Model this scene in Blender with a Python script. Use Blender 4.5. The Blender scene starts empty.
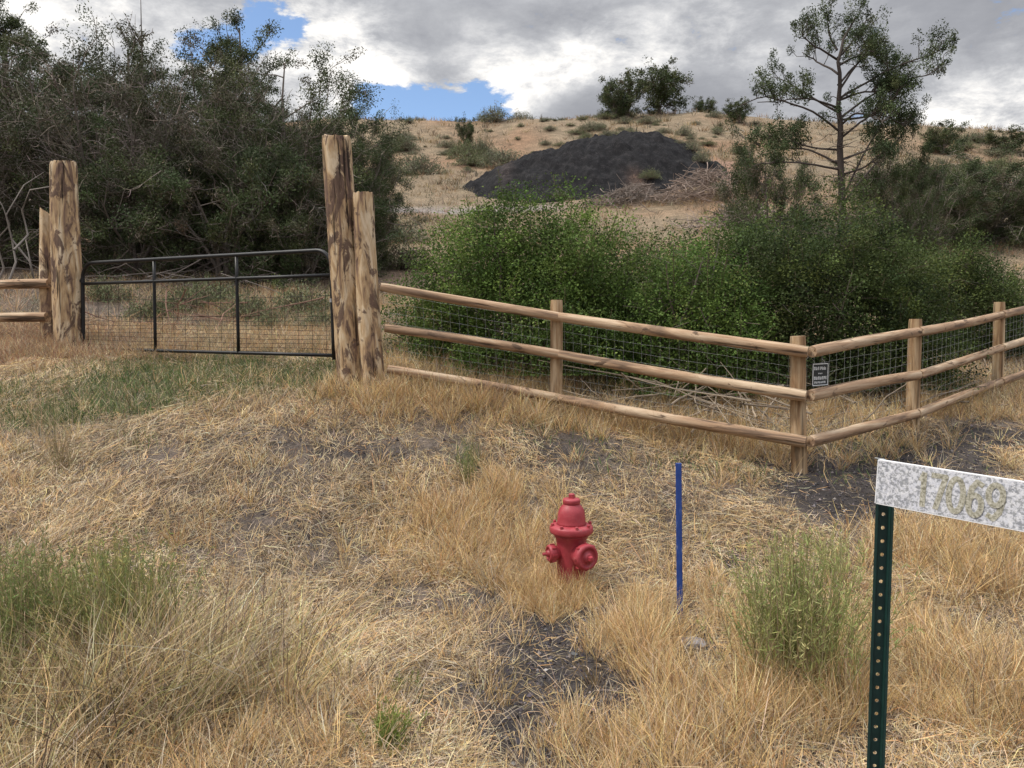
import bpy, math, random
import numpy as np
from mathutils import Vector, Matrix, Quaternion

SC = bpy.context.scene
COL = SC.collection
R = np.random.default_rng(7)
random.seed(7)
PI = math.pi
W, HH, F = 1024, 768, 800.0
EYE = 1.75
PITCH = math.atan((384 - 330) / F)

# ------------------------------------------------------------------ camera ray helpers
cp, sp = math.cos(PITCH), math.sin(PITCH)
def ray(px, py):
    cx, cy = (px - 512) / F, -(py - 384) / F
    return np.array([cx, cp + cy * sp, -sp + cy * cp])
def at(px, py, Y):
    d = ray(px, py)
    return np.array([d[0], d[1], d[2]]) * (Y / d[1]) + np.array([0, 0, EYE])
def at_x(px, Y):
    return (px - 512) / F * Y          # X at a given distance, good enough near the horizon

# ------------------------------------------------------------------ noise
def vnoise(x, y, seed=0):
    x = np.asarray(x, float); y = np.asarray(y, float)
    xi = np.floor(x).astype(np.int64); yi = np.floor(y).astype(np.int64)
    fx = x - xi; fy = y - yi
    fx = fx * fx * (3 - 2 * fx); fy = fy * fy * (3 - 2 * fy)
    def h(a, b):
        n = (a * 374761393 + b * 668265263 + seed * 974634777) & 0x7fffffff
        n = ((n ^ (n >> 13)) * 1274126177) & 0x7fffffff
        n = ((n ^ (n >> 15)) * 2246822519) & 0x7fffffff
        return ((n ^ (n >> 16)) & 0xffff) / 65535.0
    return (h(xi, yi) * (1 - fx) * (1 - fy) + h(xi + 1, yi) * fx * (1 - fy)
            + h(xi, yi + 1) * (1 - fx) * fy + h(xi + 1, yi + 1) * fx * fy)
def fbm(x, y, seed=0, o=4):
    s = 0; a = .5; t = 0
    for k in range(o):
        s = s + a * vnoise(x * 2 ** k + k * 17.3, y * 2 ** k - k * 9.1, seed + k); t += a; a *= .5
    return s / t
def sstep(a, b, x):
    t = np.clip((x - a) / (b - a), 0, 1)
    return t * t * (3 - 2 * t)

# ------------------------------------------------------------------ terrain
_gy = np.linspace(-80, 420, 5001)
_prof = np.interp(_gy, [-80, -10, 0, 4.4, 5.3, 7.4, 8.7, 10, 12, 20, 30, 40, 55, 66, 74, 90, 130, 420],
                  [-.6, -.1, 0, 0, .09, .55, .86, 1.16, 1.6, 3.25, 5.5, 8.0, 13.4, 18.4, 20.4, 21, 14, 2])
_k = np.hanning(15); _k /= _k.sum()
_prof = np.convolve(np.pad(_prof, 7, mode='edge'), _k, mode='valid')
def H0(x, y):
    z = np.interp(y, _gy, _prof)
    cross = -.06 * np.clip(x, -9, 9) * sstep(4.2, 8.5, y) * (1 - sstep(16, 34, y))
    far = sstep(24, 45, y) * (1 - sstep(150, 300, y))
    z = z + cross
    z = z + far * (1.5 * (fbm(x / 13, y / 13, 3, 4) - .5) + .5 * (fbm(x / 3.1, y / 3.1, 9, 3) - .5))
    z = z - far * 1.3 * sstep(26, 60, x)
    z = z + far * .9 * np.exp(-((x - 14) / 9) ** 2)
    return z
_ctrl = np.array([[.4, 5.3, .0], [1.0, 4.8, 0], [2.66, 7.35, .46], [.48, 8.5, .92], [-1.5, 8.55, 1.15],
                  [-5.7, 10.35, 1.5], [4.35, 8.6, .70], [6.2, 10.3, .91], [-3.6, 9.5, 1.34]])
_d = ((_ctrl[:, None, :2] - _ctrl[None, :, :2]) ** 2).sum(-1)
_wt = np.linalg.solve(np.exp(-_d / (2 * 1.3 ** 2)), _ctrl[:, 2] - H0(_ctrl[:, 0], _ctrl[:, 1]))
def H(x, y):
    x = np.asarray(x, float); y = np.asarray(y, float)
    z = H0(x, y)
    for (cx, cy, _), w in zip(_ctrl, _wt):
        z = z + w * np.exp(-((x - cx) ** 2 + (y - cy) ** 2) / (2 * 1.3 ** 2))
    near = 1 - sstep(14, 30, y)
    z = z + near * (.05 * (fbm(x * 1.3, y * 1.3, 21, 4) - .5) * 1.6 + .09 * (fbm(x * .5, y * .5, 31, 3) - .5))
    return z
def ground_at(px, py, far=90):
    d = ray(px, py); d = d / d[1]
    ys = np.concatenate([np.arange(1.5, 16, .02), np.arange(16, far, .1)])
    z = EYE + d[2] * ys
    h = H(d[0] * ys, ys)
    i = np.argmax(z <= h)
    if z[i] > h[i]: i = len(ys) - 1
    return np.array([d[0] * ys[i], ys[i], h[i]])

# ------------------------------------------------------------------ mesh building
class MB:
    def __init__(s):
        s.v = []; s.f = []; s.c = []; s.n = 0; s.m = []
    def add(s, verts, faces, col=(1, 1, 1), mat=0):
        verts = np.asarray(verts, np.float32).reshape(-1, 3); faces = np.asarray(faces, np.int64)
        s.v.append(verts); s.f.append(faces + s.n)
        c = np.asarray(col, np.float32)
        if c.ndim == 1: c = np.broadcast_to(c, (len(verts), 3))
        s.c.append(c); s.m.append(np.full(len(faces), mat, np.int32)); s.n += len(verts)
    def mesh(s, name, mats, smooth=False):
        v = np.concatenate(s.v); c = np.concatenate(s.c)
        me = bpy.data.meshes.new(name)
        me.vertices.add(len(v)); me.vertices.foreach_set('co', v.ravel())
        tot = np.concatenate([np.full(len(f), f.shape[1], np.int32) for f in s.f])
        li = np.concatenate([f.ravel() for f in s.f]).astype(np.int32)
        st = np.concatenate([[0], np.cumsum(tot)[:-1]]).astype(np.int32)
        me.loops.add(len(li)); me.loops.foreach_set('vertex_index', li)
        me.polygons.add(len(tot)); me.polygons.foreach_set('loop_start', st); me.polygons.foreach_set('loop_total', tot)
        if not isinstance(mats, (list, tuple)): mats = [mats]
        for m in mats: me.materials.append(m)
        me.polygons.foreach_set('material_index', np.concatenate(s.m))
        me.polygons.foreach_set('use_smooth', np.full(len(tot), bool(smooth)))
        at_ = me.attributes.new('Col', 'FLOAT_COLOR', 'POINT')
        rgba = np.ones((len(v), 4), np.float32); rgba[:, :3] = c
        at_.data.foreach_set('color', rgba.ravel())
        me.update(calc_edges=True); me.validate()
        return me
    def build(s, name, mats, parent=None, smooth=False, loc=None):
        o = bpy.data.objects.new(name, s.mesh(name, mats, smooth)); COL.objects.link(o)
        if parent: o.parent = parent
        if loc is not None: o.location = loc
        return o
    # ---- shapes
    def box(s, c, size, M=None, col=(1, 1, 1), bev=0):
        h = np.array(size) / 2.0
        if bev <= 0:
            v = np.array([[x, y, z] for x in (-1, 1) for y in (-1, 1) for z in (-1, 1)]) * h
            f = [[0, 1, 3, 2], [4, 6, 7, 5], [0, 4, 5, 1], [2, 3, 7, 6], [0, 2, 6, 4], [1, 5, 7, 3]]
            if M is not None: v = v @ np.array(M).T
            s.add(v + np.array(c), f, col); return
        import bmesh
        bm = bmesh.new(); bmesh.ops.create_cube(bm, size=1)
        for q in bm.verts: q.co = Vector((q.co.x * size[0], q.co.y * size[1], q.co.z * size[2]))
        bmesh.ops.bevel(bm, geom=bm.edges[:], offset=bev, segments=2, affect='EDGES', profile=.5)
        s.bm(bm, c, M, col)
    def bm(s, bm, c=(0, 0, 0), M=None, col=(1, 1, 1)):
        import bmesh
        bmesh.ops.triangulate(bm, faces=[f for f in bm.faces if len(f.verts) > 4])
        v = np.array([q.co[:] for q in bm.verts]); bm.verts.index_update()
        if M is not None: v = v @ np.array(M).T
        t = [[q.index for q in f.verts] for f in bm.faces if len(f.verts) == 3]
        u = [[q.index for q in f.verts] for f in bm.faces if len(f.verts) == 4]
        first = True
        base = s.n
        for fs in (u, t):
            if not fs: continue
            if first: s.add(v + np.array(c), fs, col); first = False
            else:
                s.f.append(np.array(fs) + base); s.m.append(np.zeros(len(fs), np.int32))
        bm.free()
    def lathe(s, prof, n=24, M=None, c=(0, 0, 0), col=(1, 1, 1), cap=True):
        prof = np.array(prof, float); a = np.linspace(0, 2 * PI, n, endpoint=False)
        v = np.stack([prof[:, 0, None] * np.cos(a), prof[:, 0, None] * np.sin(a), np.repeat(prof[:, 1, None], n, 1)], -1).reshape(-1, 3)
        k = len(prof); f = []
        for i in range(k - 1):
            for j in range(n):
                f.append([i * n + j, i * n + (j + 1) % n, (i + 1) * n + (j + 1) % n, (i + 1) * n + j])
        if M is not None: v = v @ np.array(M).T
        base = s.n
        s.add(v + np.array(c), f, col)
        if cap:
            for i, rev in ((0, True), (k - 1, False)):
                ids = [base + i * n + j for j in range(n)]
                if rev: ids = ids[::-1]
                s.f.append(np.array([ids])); s.m.append(np.zeros(1, np.int32))
    def tubes(s, P, Rd, sides=4, col=(1, 1, 1), cap=False):
        """P (N,K,3), Rd (N,K)"""
        P = np.asarray(P, float); Rd = np.asarray(Rd, float)
        if P.ndim == 2: P = P[None]; Rd = Rd[None]
        N, K, _ = P.shape
        T = np.gradient(P, axis=1); T /= np.linalg.norm(T, axis=2, keepdims=True) + 1e-9
        ref = np.tile(np.array([.31, .17, .93]), (N, 1)); m = np.abs((T.mean(1) * ref).sum(-1)) > .8
        ref[m] = [.9, -.4, .1]
        A = np.cross(T, ref[:, None, :]); A /= np.linalg.norm(A, axis=2, keepdims=True) + 1e-9
        B = np.cross(T, A)
        a = np.linspace(0, 2 * PI, sides, endpoint=False)
        V = P[:, :, None, :] + Rd[:, :, None, None] * (A[:, :, None, :] * np.cos(a)[None, None, :, None] + B[:, :, None, :] * np.sin(a)[None, None, :, None])
        idx = np.arange(N * K * sides).reshape(N, K, sides)
        nx = np.roll(idx, -1, axis=2)
        f = np.stack([idx[:, :-1], nx[:, :-1], nx[:, 1:], idx[:, 1:]], -1).reshape(-1, 4)
        c = np.asarray(col, float)
        if c.ndim == 2: c = np.repeat(c, K * sides, axis=0)
        base = s.n
        s.add(V.reshape(-1, 3), f, c)
        if cap:
            for q in (idx[:, 0, ::-1], idx[:, -1, :]):
                s.f.append(q + base); s.m.append(np.zeros(N, np.int32))
    def ribbons(s, P, Wd, side, col):
        """P (N,K,3) centre lines, Wd (N,K) widths, side (N,3), col (N,3) or (N,K,3)"""
        N, K, _ = P.shape
        o = side[:, None, :] * (Wd[:, :, None] * .5)
        V = np.stack([P - o, P + o], 2)
        idx = np.arange(N * K * 2).reshape(N, K, 2)
        f = np.stack([idx[:, :-1, 0], idx[:, :-1, 1], idx[:, 1:, 1], idx[:, 1:, 0]], -1).reshape(-1, 4)
        if col.ndim == 2: c = np.repeat(col, K * 2, axis=0)
        else: c = np.repeat(col.reshape(-1, 3), 2, axis=0)
        s.add(V.reshape(-1, 3), f, c)
    def leaves(s, Pc, size, col, asp=.5, up=.0, flat=0):
        """rhombic leaves at Pc (N,3)"""
        N = len(Pc)
        d = R.normal(size=(N, 3)); d[:, 2] += up; d /= np.linalg.norm(d, axis=1, keepdims=True)
        if flat:
            m = R.normal(size=(N, 3)) * .75; m[:, 2] += flat; d = np.cross(m, d); d /= np.linalg.norm(d, axis=1, keepdims=True) + 1e-9; e = np.cross(m, d)
        else: e = np.cross(d, R.normal(size=(N, 3)))
        e /= np.linalg.norm(e, axis=1, keepdims=True) + 1e-9
        L = (np.asarray(size) * np.ones(N))[:, None]
        n = np.cross(d, e)
        V = np.stack([Pc - d * L * .5, Pc + e * L * .5 * asp + n * L * .08, Pc + d * L * .5, Pc - e * L * .5 * asp + n * L * .08], 1)
        f = np.arange(N * 4).reshape(N, 4)
        s.add(V.reshape(-1, 3), f, np.repeat(col, 4, axis=0))

def ball(rng, n):
    d = rng.normal(size=(n, 3)); d /= np.linalg.norm(d, axis=1, keepdims=True)
    return d * rng.uniform(0, 1, (n, 1)) ** .45

def empty(name, loc=(0, 0, 0), rz=0):
    o = bpy.data.objects.new(name, None); COL.objects.link(o)
    o.location = Vector([float(q) for q in loc]); o.rotation_euler = (0, 0, rz); o.empty_display_size = .2
    return o
def tag(o, label, cat, group=None):
    o['label'] = label; o['category'] = cat
    if group: o['group'] = group
    return o
def kind(o, k, label=None, cat=None):
    o['kind'] = k
    if label: o['label'] = label
    if cat: o['category'] = cat
    return o
def copy_tree(o, parent=None):
    c = o.copy(); COL.objects.link(c); c.parent = parent
    for ch in list(o.children): copy_tree(ch, c)
    return c

# ------------------------------------------------------------------ materials
def new_mat(name):
    m = bpy.data.materials.new(name); m.use_nodes = True
    nt = m.node_tree
    for n in list(nt.nodes): nt.nodes.remove(n)
    return m, nt
def N(nt, t, **kw):
    n = nt.nodes.new('ShaderNode' + t)
    for k, v in kw.items():
        if k in n.inputs.keys() if isinstance(k, str) else False: n.inputs[k].default_value = v
        else: setattr(n, k, v)
    return n
def ramp(nt, stops, interp='LINEAR'):
    n = nt.nodes.new('ShaderNodeValToRGB'); n.color_ramp.interpolation = interp
    e = n.color_ramp.elements
    while len(e) < len(stops): e.new(.5)
    for q, (p, c) in zip(e, stops):
        q.position = p; q.color = (*c, 1) if len(c) == 3 else c
    return n
def mixc(nt, a, b, f, mode='MIX'):
    n = nt.nodes.new('ShaderNodeMix'); n.data_type = 'RGBA'; n.blend_type = mode
    for i, v in ((0, f), (6, a), (7, b)):
        if hasattr(v, 'is_output'): nt.links.new(v, n.inputs[i])
        elif isinstance(v, (int, float)): n.inputs[i].default_value = v
        else: n.inputs[i].default_value = (*v, 1)
    return n.outputs[2]
def math_(nt, op, a, b=None, c=None, clamp=False):
    n = nt.nodes.new('ShaderNodeMath'); n.operation = op; n.use_clamp = clamp
    for i, v in enumerate((a, b, c)):
        if v is None: continue
        if hasattr(v, 'is_output'): nt.links.new(v, n.inputs[i])
        else: n.inputs[i].default_value = v
    return n.outputs[0]
def noise(nt, vec, scale, detail=4, rough=.55, dist=0):
    n = nt.nodes.new('ShaderNodeTexNoise')
    n.inputs['Scale'].default_value = scale; n.inputs['Detail'].default_value = detail
    n.inputs['Roughness'].default_value = rough; n.inputs['Distortion'].default_value = dist
    if vec is not None: nt.links.new(vec, n.inputs['Vector'])
    return n.outputs['Fac']
def principled(nt, col, rough=.6, spec=.3, metal=0, normal=None):
    b = nt.nodes.new('ShaderNodeBsdfPrincipled'); o = nt.nodes.new('ShaderNodeOutputMaterial')
    if hasattr(col, 'is_output'): nt.links.new(col, b.inputs['Base Color'])
    else: b.inputs['Base Color'].default_value = (*col, 1)
    for k, v in (('Roughness', rough), ('Specular IOR Level', spec), ('Metallic', metal)):
        if hasattr(v, 'is_output'): nt.links.new(v, b.inputs[k])
        else: b.inputs[k].default_value = v
    if normal is not None: nt.links.new(normal, b.inputs['Normal'])
    nt.links.new(b.outputs[0], o.inputs[0]); return b
def bump(nt, h, strength=.4, dist=.02):
    n = nt.nodes.new('ShaderNodeBump'); n.inputs['Strength'].default_value = strength; n.inputs['Distance'].default_value = dist
    nt.links.new(h, n.inputs['Height']); return n.outputs[0]
def coords(nt, out='Object', scale=None):
    t = nt.nodes.new('ShaderNodeTexCoord').outputs[out]
    if scale:
        m = nt.nodes.new('ShaderNodeMapping'); m.inputs['Scale'].default_value = scale
        nt.links.new(t, m.inputs['Vector']); t = m.outputs[0]
    return t
def attr(nt):
    a = nt.nodes.new('ShaderNodeAttribute'); a.attribute_name = 'Col'; return a.outputs['Color']

def leaf_material(name, trans=.25, rough=.55, spec=.25):
    m, nt = new_mat(name)
    c = attr(nt)
    b = nt.nodes.new('ShaderNodeBsdfPrincipled'); nt.links.new(c, b.inputs['Base Color'])
    b.inputs['Roughness'].default_value = rough; b.inputs['Specular IOR Level'].default_value = spec
    t = nt.nodes.new('ShaderNodeBsdfTranslucent'); nt.links.new(c, t.inputs['Color'])
    x = nt.nodes.new('ShaderNodeMixShader'); x.inputs[0].default_value = trans
    nt.links.new(b.outputs[0], x.inputs[1]); nt.links.new(t.outputs[0], x.inputs[2])
    o = nt.nodes.new('ShaderNodeOutputMaterial'); nt.links.new(x.outputs[0], o.inputs[0])
    return m
MAT = {}
MAT['grass'] = leaf_material('dry_grass', .22, .6, .25)
MAT['leaf'] = leaf_material('leaf', .30, .65, .12)
MAT['needle'] = leaf_material('needle', .12, .65, .15)
m, nt = new_mat('twig'); principled(nt, attr(nt), .85, .1); MAT['twig'] = m

# ground: albedo of real soil patches in Col, grain from noise
m, nt = new_mat('soil')
g = coords(nt, 'Object')
n1 = noise(nt, g, 9, 6, .65); n2 = noise(nt, g, 70, 5, .7); n3 = noise(nt, g, 1.3, 4, .6)
f = math_(nt, 'ADD', math_(nt, 'MULTIPLY', n1, .6), math_(nt, 'ADD', math_(nt, 'MULTIPLY', n2, .9), math_(nt, 'MULTIPLY', n3, .4)))
r = ramp(nt, [(.55, (.42, .42, .43)), (.95, (.95, .95, .95)), (1.3, (1.6, 1.55, 1.5))])
nt.links.new(math_(nt, 'MULTIPLY', f, 1.0), r.inputs[0])
r.color_ramp.elements[2].position = 1.0
c = mixc(nt, attr(nt), r.outputs[0], 1.0, 'MULTIPLY')
v = nt.nodes.new('ShaderNodeTexVoronoi'); v.inputs['Scale'].default_value = 45; nt.links.new(g, v.inputs['Vector'])
hgt = math_(nt, 'ADD', math_(nt, 'MULTIPLY', n2, .6), math_(nt, 'ADD', n1, math_(nt, 'MULTIPLY', v.outputs['Distance'], .5)))
principled(nt, c, .95, .1, 0, bump(nt, hgt, .9, .03)); MAT['soil'] = m

# cinders
m, nt = new_mat('cinder')
g = coords(nt, 'Object'); n1 = noise(nt, g, 3, 6, .7); n2 = noise(nt, g, 22, 4, .7); n3 = noise(nt, g, .6, 4, .6)
r = ramp(nt, [(.3, (.009, .009, .0098)), (.52, (.018, .0175, .0192)), (.72, (.085, .078, .076))])
nt.links.new(math_(nt, 'ADD', math_(nt, 'MULTIPLY', n1, .45), math_(nt, 'MULTIPLY', n2, .55)), r.inputs[0])
c = mixc(nt, r.outputs[0], attr(nt), 1.0, 'MULTIPLY')
principled(nt, c, .95, .15, 0, bump(nt, n2, .7, .15)); MAT['cinder'] = m

def wood(name, light, mid, dark, patch=.5, patchscale=3.0, zsq=.16, crack=.6):
    m, nt = new_mat(name)
    g = coords(nt, 'Object', (1, 1, zsq)); g0 = coords(nt, 'Object', (1, 1, .45))
    oi = nt.nodes.new('ShaderNodeObjectInfo')
    va = nt.nodes.new('ShaderNodeVectorMath'); va.operation = 'ADD'
    cx = nt.nodes.new('ShaderNodeCombineXYZ')
    for i in range(3): nt.links.new(math_(nt, 'MULTIPLY', oi.outputs['Random'], 31.0 + 7 * i), cx.inputs[i])
    nt.links.new(g, va.inputs[0]); nt.links.new(cx.outputs[0], va.inputs[1]); g = va.outputs[0]
    vb = nt.nodes.new('ShaderNodeVectorMath'); vb.operation = 'ADD'
    nt.links.new(g0, vb.inputs[0]); nt.links.new(cx.outputs[0], vb.inputs[1]); g0 = vb.outputs[0]
    grain = noise(nt, g, 30, 6, .65, .5); streak = noise(nt, g, 9, 5, .6, .8)
    blotch = noise(nt, g0, patchscale * 2.4, 6, .66, 1.1)
    r = ramp(nt, [(.36, dark), (.49, mid), (.62, light)]); nt.links.new(streak, r.inputs[0])
    gr = ramp(nt, [(.3, (.72, .68, .64)), (.55, (1, 1, 1)), (.8, (1.1, 1.08, 1.05))]); nt.links.new(grain, gr.inputs[0])
    c = mixc(nt, r.outputs[0], gr.outputs[0], 1.0, 'MULTIPLY')
    br = ramp(nt, [(patch, (0, 0, 0)), (patch + .055, (.95, .92, .92))]); nt.links.new(blotch, br.inputs[0])
    bark = ramp(nt, [(.3, tuple(q * .45 for q in dark)), (.7, tuple(q * .95 for q in dark))]); nt.links.new(grain, bark.inputs[0])
    c = mixc(nt, c, bark.outputs[0], br.outputs[0])
    ck = noise(nt, coords(nt, 'Object', (1, 1, .05)), 26, 3, .5, .3)
    cr = ramp(nt, [(.60, (1, 1, 1)), (.66, (1 - crack,) * 3)]); nt.links.new(ck, cr.inputs[0])
    c = mixc(nt, c, cr.outputs[0], 1.0, 'MULTIPLY')
    h = math_(nt, 'ADD', math_(nt, 'MULTIPLY', grain, .5), math_(nt, 'MULTIPLY', cr.outputs[0], .7))
    h = math_(nt, 'ADD', h, math_(nt, 'MULTIPLY', br.outputs[0], .5))
    principled(nt, c, .8, .2, 0, bump(nt, h, .7, .012)); return m
MAT['log'] = wood('peeled_log', (.62, .50, .35), (.45, .31, .175), (.165, .105, .08), .51, 2.6, .22, .8)
MAT['rail'] = wood('weathered_rail', (.50, .385, .27), (.37, .245, .155), (.17, .115, .08), .60, 2.4, .10, .65)
MAT['post'] = wood('treated_post', (.50, .38, .25), (.38, .26, .15), (.22, .13, .07), .66, 2.0, .12, .5)

m, nt = new_mat('gate_paint')
n1 = noise(nt, coords(nt), 40, 4)
r = ramp(nt, [(.4, (.006, .006, .007)), (.75, (.016, .015, .016))]); nt.links.new(n1, r.inputs[0])
principled(nt, r.outputs[0], .45, .35); MAT['gate'] = m
m, nt = new_mat('galvanised_wire'); principled(nt, (.33, .34, .33), .55, .5, .5); MAT['wire'] = m
m, nt = new_mat('dark_wire'); principled(nt, (.018, .017, .017), .75, .3, 0); MAT['darkwire'] = m
m, nt = new_mat('steel'); principled(nt, (.5, .5, .5), .4, .5, .9); MAT['steel'] = m

m, nt = new_mat('hydrant_paint')
g = coords(nt); n1 = noise(nt, g, 14, 6, .65); n2 = noise(nt, g, 60, 4, .6)
r = ramp(nt, [(.3, (.25, .026, .036)), (.55, (.325, .040, .052)), (.8, (.39, .095, .10))]); nt.links.new(n1, r.inputs[0])
ch = ramp(nt, [(.62, (0, 0, 0)), (.66, (1, 1, 1))]); nt.links.new(math_(nt, 'ADD', math_(nt, 'MULTIPLY', n1, .5), math_(nt, 'MULTIPLY', n2, .5)), ch.inputs[0])
c = mixc(nt, r.outputs[0], (.13, .06, .05), ch.outputs[0])
principled(nt, c, .5, .4, 0, bump(nt, n2, .3, .004)); MAT['hydrant'] = m
m, nt = new_mat('blue_paint')
g = coords(nt, 'Object', (1, 1, .2)); n1 = noise(nt, g, 60, 4, .6)
r = ramp(nt, [(.3, (.016, .04, .19)), (.62, (.03, .075, .29)), (.70, (.16, .19, .33))]); nt.links.new(n1, r.inputs[0])
principled(nt, r.outputs[0], .6, .3); MAT['blue'] = m
m, nt = new_mat('green_post')
n1 = noise(nt, coords(nt), 35, 5, .6)
r = ramp(nt, [(.35, (.008, .030, .026)), (.7, (.014, .046, .039))]); nt.links.new(n1, r.inputs[0])
principled(nt, r.outputs[0], .5, .4, .0); MAT['greenpost'] = m
m, nt = new_mat('speckled_board')
g = coords(nt)
v = nt.nodes.new('ShaderNodeTexVoronoi'); v.inputs['Scale'].default_value = 190; nt.links.new(g, v.inputs['Vector'])
n1 = noise(nt, g, 150, 4, .65); n2 = noise(nt, g, 18, 3, .5)
r = ramp(nt, [(.43, (.28, .29, .31)), (.50, (.66, .66, .69)), (.62, (.80, .80, .83))]); nt.links.new(n1, r.inputs[0])
rc = ramp(nt, [(.1, (.80, .82, .88)), (.5, (1, 1, 1)), (.9, (.72, .73, .80))]); nt.links.new(v.outputs['Color'], rc.inputs[0])
c = mixc(nt, r.outputs[0], rc.outputs[0], 1.0, 'MULTIPLY')
c = mixc(nt, c, (.62, .62, .60), math_(nt, 'MULTIPLY', n2, .3))
principled(nt, c, .6, .3, 0, bump(nt, n1, .4, .002)); MAT['board'] = m
m, nt = new_mat('board_edge'); principled(nt, (.80, .80, .81), .5, .3); MAT['boardedge'] = m
m, nt = new_mat('numeral')
g = coords(nt)
n1 = noise(nt, g, 170, 4, .7)
r = ramp(nt, [(.38, (.20, .19, .145)), (.50, (.40, .38, .30)), (.66, (.60, .58, .50))]); nt.links.new(n1, r.inputs[0])
principled(nt, r.outputs[0], .7, .2); MAT['numeral'] = m
m, nt = new_mat('red_fastener'); principled(nt, (.30, .03, .04), .5, .3); MAT['redscrew'] = m
m, nt = new_mat('black_panel'); principled(nt, (.015, .02, .022), .5, .4); MAT['black'] = m
m, nt = new_mat('white_print'); principled(nt, (.72, .74, .74), .6, .3); MAT['white'] = m
m, nt = new_mat('stone')
n1 = noise(nt, coords(nt), 9, 5, .65); r = ramp(nt, [(.3, (.22, .20, .20)), (.7, (.42, .39, .40))]); nt.links.new(n1, r.inputs[0])
principled(nt, r.outputs[0], .9, .2, 0, bump(nt, n1, .5, .02)); MAT['stone'] = m

# ------------------------------------------------------------------ field maps (world space)
def spots(lst):
    """lst of (px, py, radius_px_x, radius_px_y(ground, in px), weight) -> function(x, y)"""
    S = []
    for px, py, rx, ry, w in lst:
        c = ground_at(px, py); c2 = ground_at(px, py - ry); c3 = ground_at(px, py + ry)
        S.append((c[0], c[1], rx / F * c[1], max(.15, .5 * abs(c2[1] - c3[1])), w))
    def fn(x, y):
        s = np.zeros(np.shape(x))
        for cx, cy, sx, sy, w in S:
            s = s + w * np.exp(-(((x - cx) / sx) ** 2 + ((y - cy) / sy) ** 2))
        return s
    return fn
f_bare = spots([(606, 618, 26, 22, 1.4), (570, 645, 60, 40, 1.1), (530, 700, 45, 45, .9), (682, 628, 16, 16, 1.0), (580, 660, 45, 40, 1.3), (545, 720, 50, 40, 1.1), (612, 612, 26, 20, 1.3), (600, 690, 40, 30, .7), (880, 470, 80, 25, 1.4), (835, 495, 45, 25, 1.1), (940, 452, 60, 16, 1.2), (1000, 438, 50, 14, 1.1),
                (560, 452, 80, 18, .55), (360, 455, 60, 14, .6), (250, 440, 60, 14, .45), (300, 540, 40, 14, .4), (330, 600, 25, 10, .5), (470, 600, 40, 14, .5), (690, 640, 25, 20, .6),
                (440, 690, 60, 22, .45), (960, 620, 60, 22, .35), (120, 580, 20, 26, .5), (770, 700, 50, 22, .4), (725, 560, 25, 18, .5)])
f_gold = spots([(430, 400, 90, 16, .9), (560, 420, 130, 14, .8), (700, 430, 70, 14, .7), (470, 520, 80, 50, .8), (555, 530, 45, 40, .6), (640, 650, 35, 35, 1.2), (480, 590, 50, 40, .5),
                (690, 720, 90, 35, .9), (960, 570, 90, 50, .9), (900, 650, 60, 60, .5), (990, 690, 60, 40, .8), (860, 480, 20, 10, .6), (1000, 465, 40, 10, .8), (940, 410, 60, 10, .4), (680, 560, 40, 30, .5), (350, 400, 30, 10, .8)])
f_green = spots([(60, 395, 90, 14, 1.2), (170, 375, 90, 12, 1.5), (270, 368, 70, 9, 1.3), (210, 392, 70, 10, .9), (120, 410, 60, 8, .8), (30, 415, 50, 12, .9), (320, 375, 30, 8, .7), (300, 390, 30, 8, .4), (395, 735, 40, 20, .4), (420, 690, 30, 14, .3), (470, 460, 16, 20, .5)])
f_red = spots([(60, 350, 60, 12, 1.2), (20, 345, 40, 16, 1), (60, 330, 60, 10, .8)])
f_grey = spots([(60, 450, 90, 35, 1), (330, 470, 120, 40, .7), (430, 680, 90, 50, .7), (250, 560, 120, 30, .4), (960, 610, 70, 25, .5), (700, 560, 40, 40, .4), (830, 440, 90, 20, .5)])

# ------------------------------------------------------------------ ground sheet
def axis(dense0, dense1, step, lo, hi, grow=1.09):
    a = list(np.arange(dense0, dense1 + 1e-6, step)); s = step
    while a[-1] < hi: s = min(s * grow, 12); a.append(a[-1] + s)
    s = step; b = []; x = dense0
    while x > lo: s = min(s * grow, 12); x -= s; b.append(x)
    return np.array(b[::-1] + a)
gx = axis(-7.5, 8, .075, -420, 420); gy = axis(1.5, 13, .075, -80, 420, 1.05)
GX, GY = np.meshgrid(gx, gy)
GZ = H(GX, GY)
x, y = GX.ravel(), GY.ravel()
def lerp(a, b, t): return a * (1 - t[:, None]) + np.array(b) * t[:, None]
n = fbm(x * 1.1, y * 1.1, 5)
far = sstep(12, 24, y)
c = np.tile(np.array([.105, .085, .072]), (len(x), 1))
c = lerp(c, (.17, .138, .11), np.clip((n - .45) * 3, 0, 1) * .6)
c = lerp(c, (.046, .041, .040), np.clip(f_bare(x, y) * 1.4 + (fbm(x * 2, y * 2, 44) - .5) * .8, 0, .95) * (1 - far))
c = lerp(c, (.10, .10, .05), np.clip(f_green(x, y), 0, .7) * (1 - far))
c = lerp(c, (.26, .15, .10), np.clip(f_red(x, y), 0, .8) * (1 - far))
hill = fbm(x / 6, y / 6, 77)
c = lerp(c, (.19, .148, .10), far * .9)
c = lerp(c, (.20, .12, .075), far * np.clip((hill - .45) * 4, 0, 1) * .7)
c = lerp(c, (.16, .135, .09), far * np.clip((fbm(x / 2.2, y / 2.2, 78) - .5) * 4, 0, 1) * .6)
def far_spot(px, py, Y, rx, ry):
    X = at_x(px, Y); return np.exp(-(((x - X) / rx) ** 2 + ((y - Y) / ry) ** 2))
track = np.exp(-((y - (37.5 - .05 * (x + 5) + np.sin(x * .4) * .4)) / 1.3) ** 2) * sstep(-30, -25, x) * (1 - sstep(0, 4, x))
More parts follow.
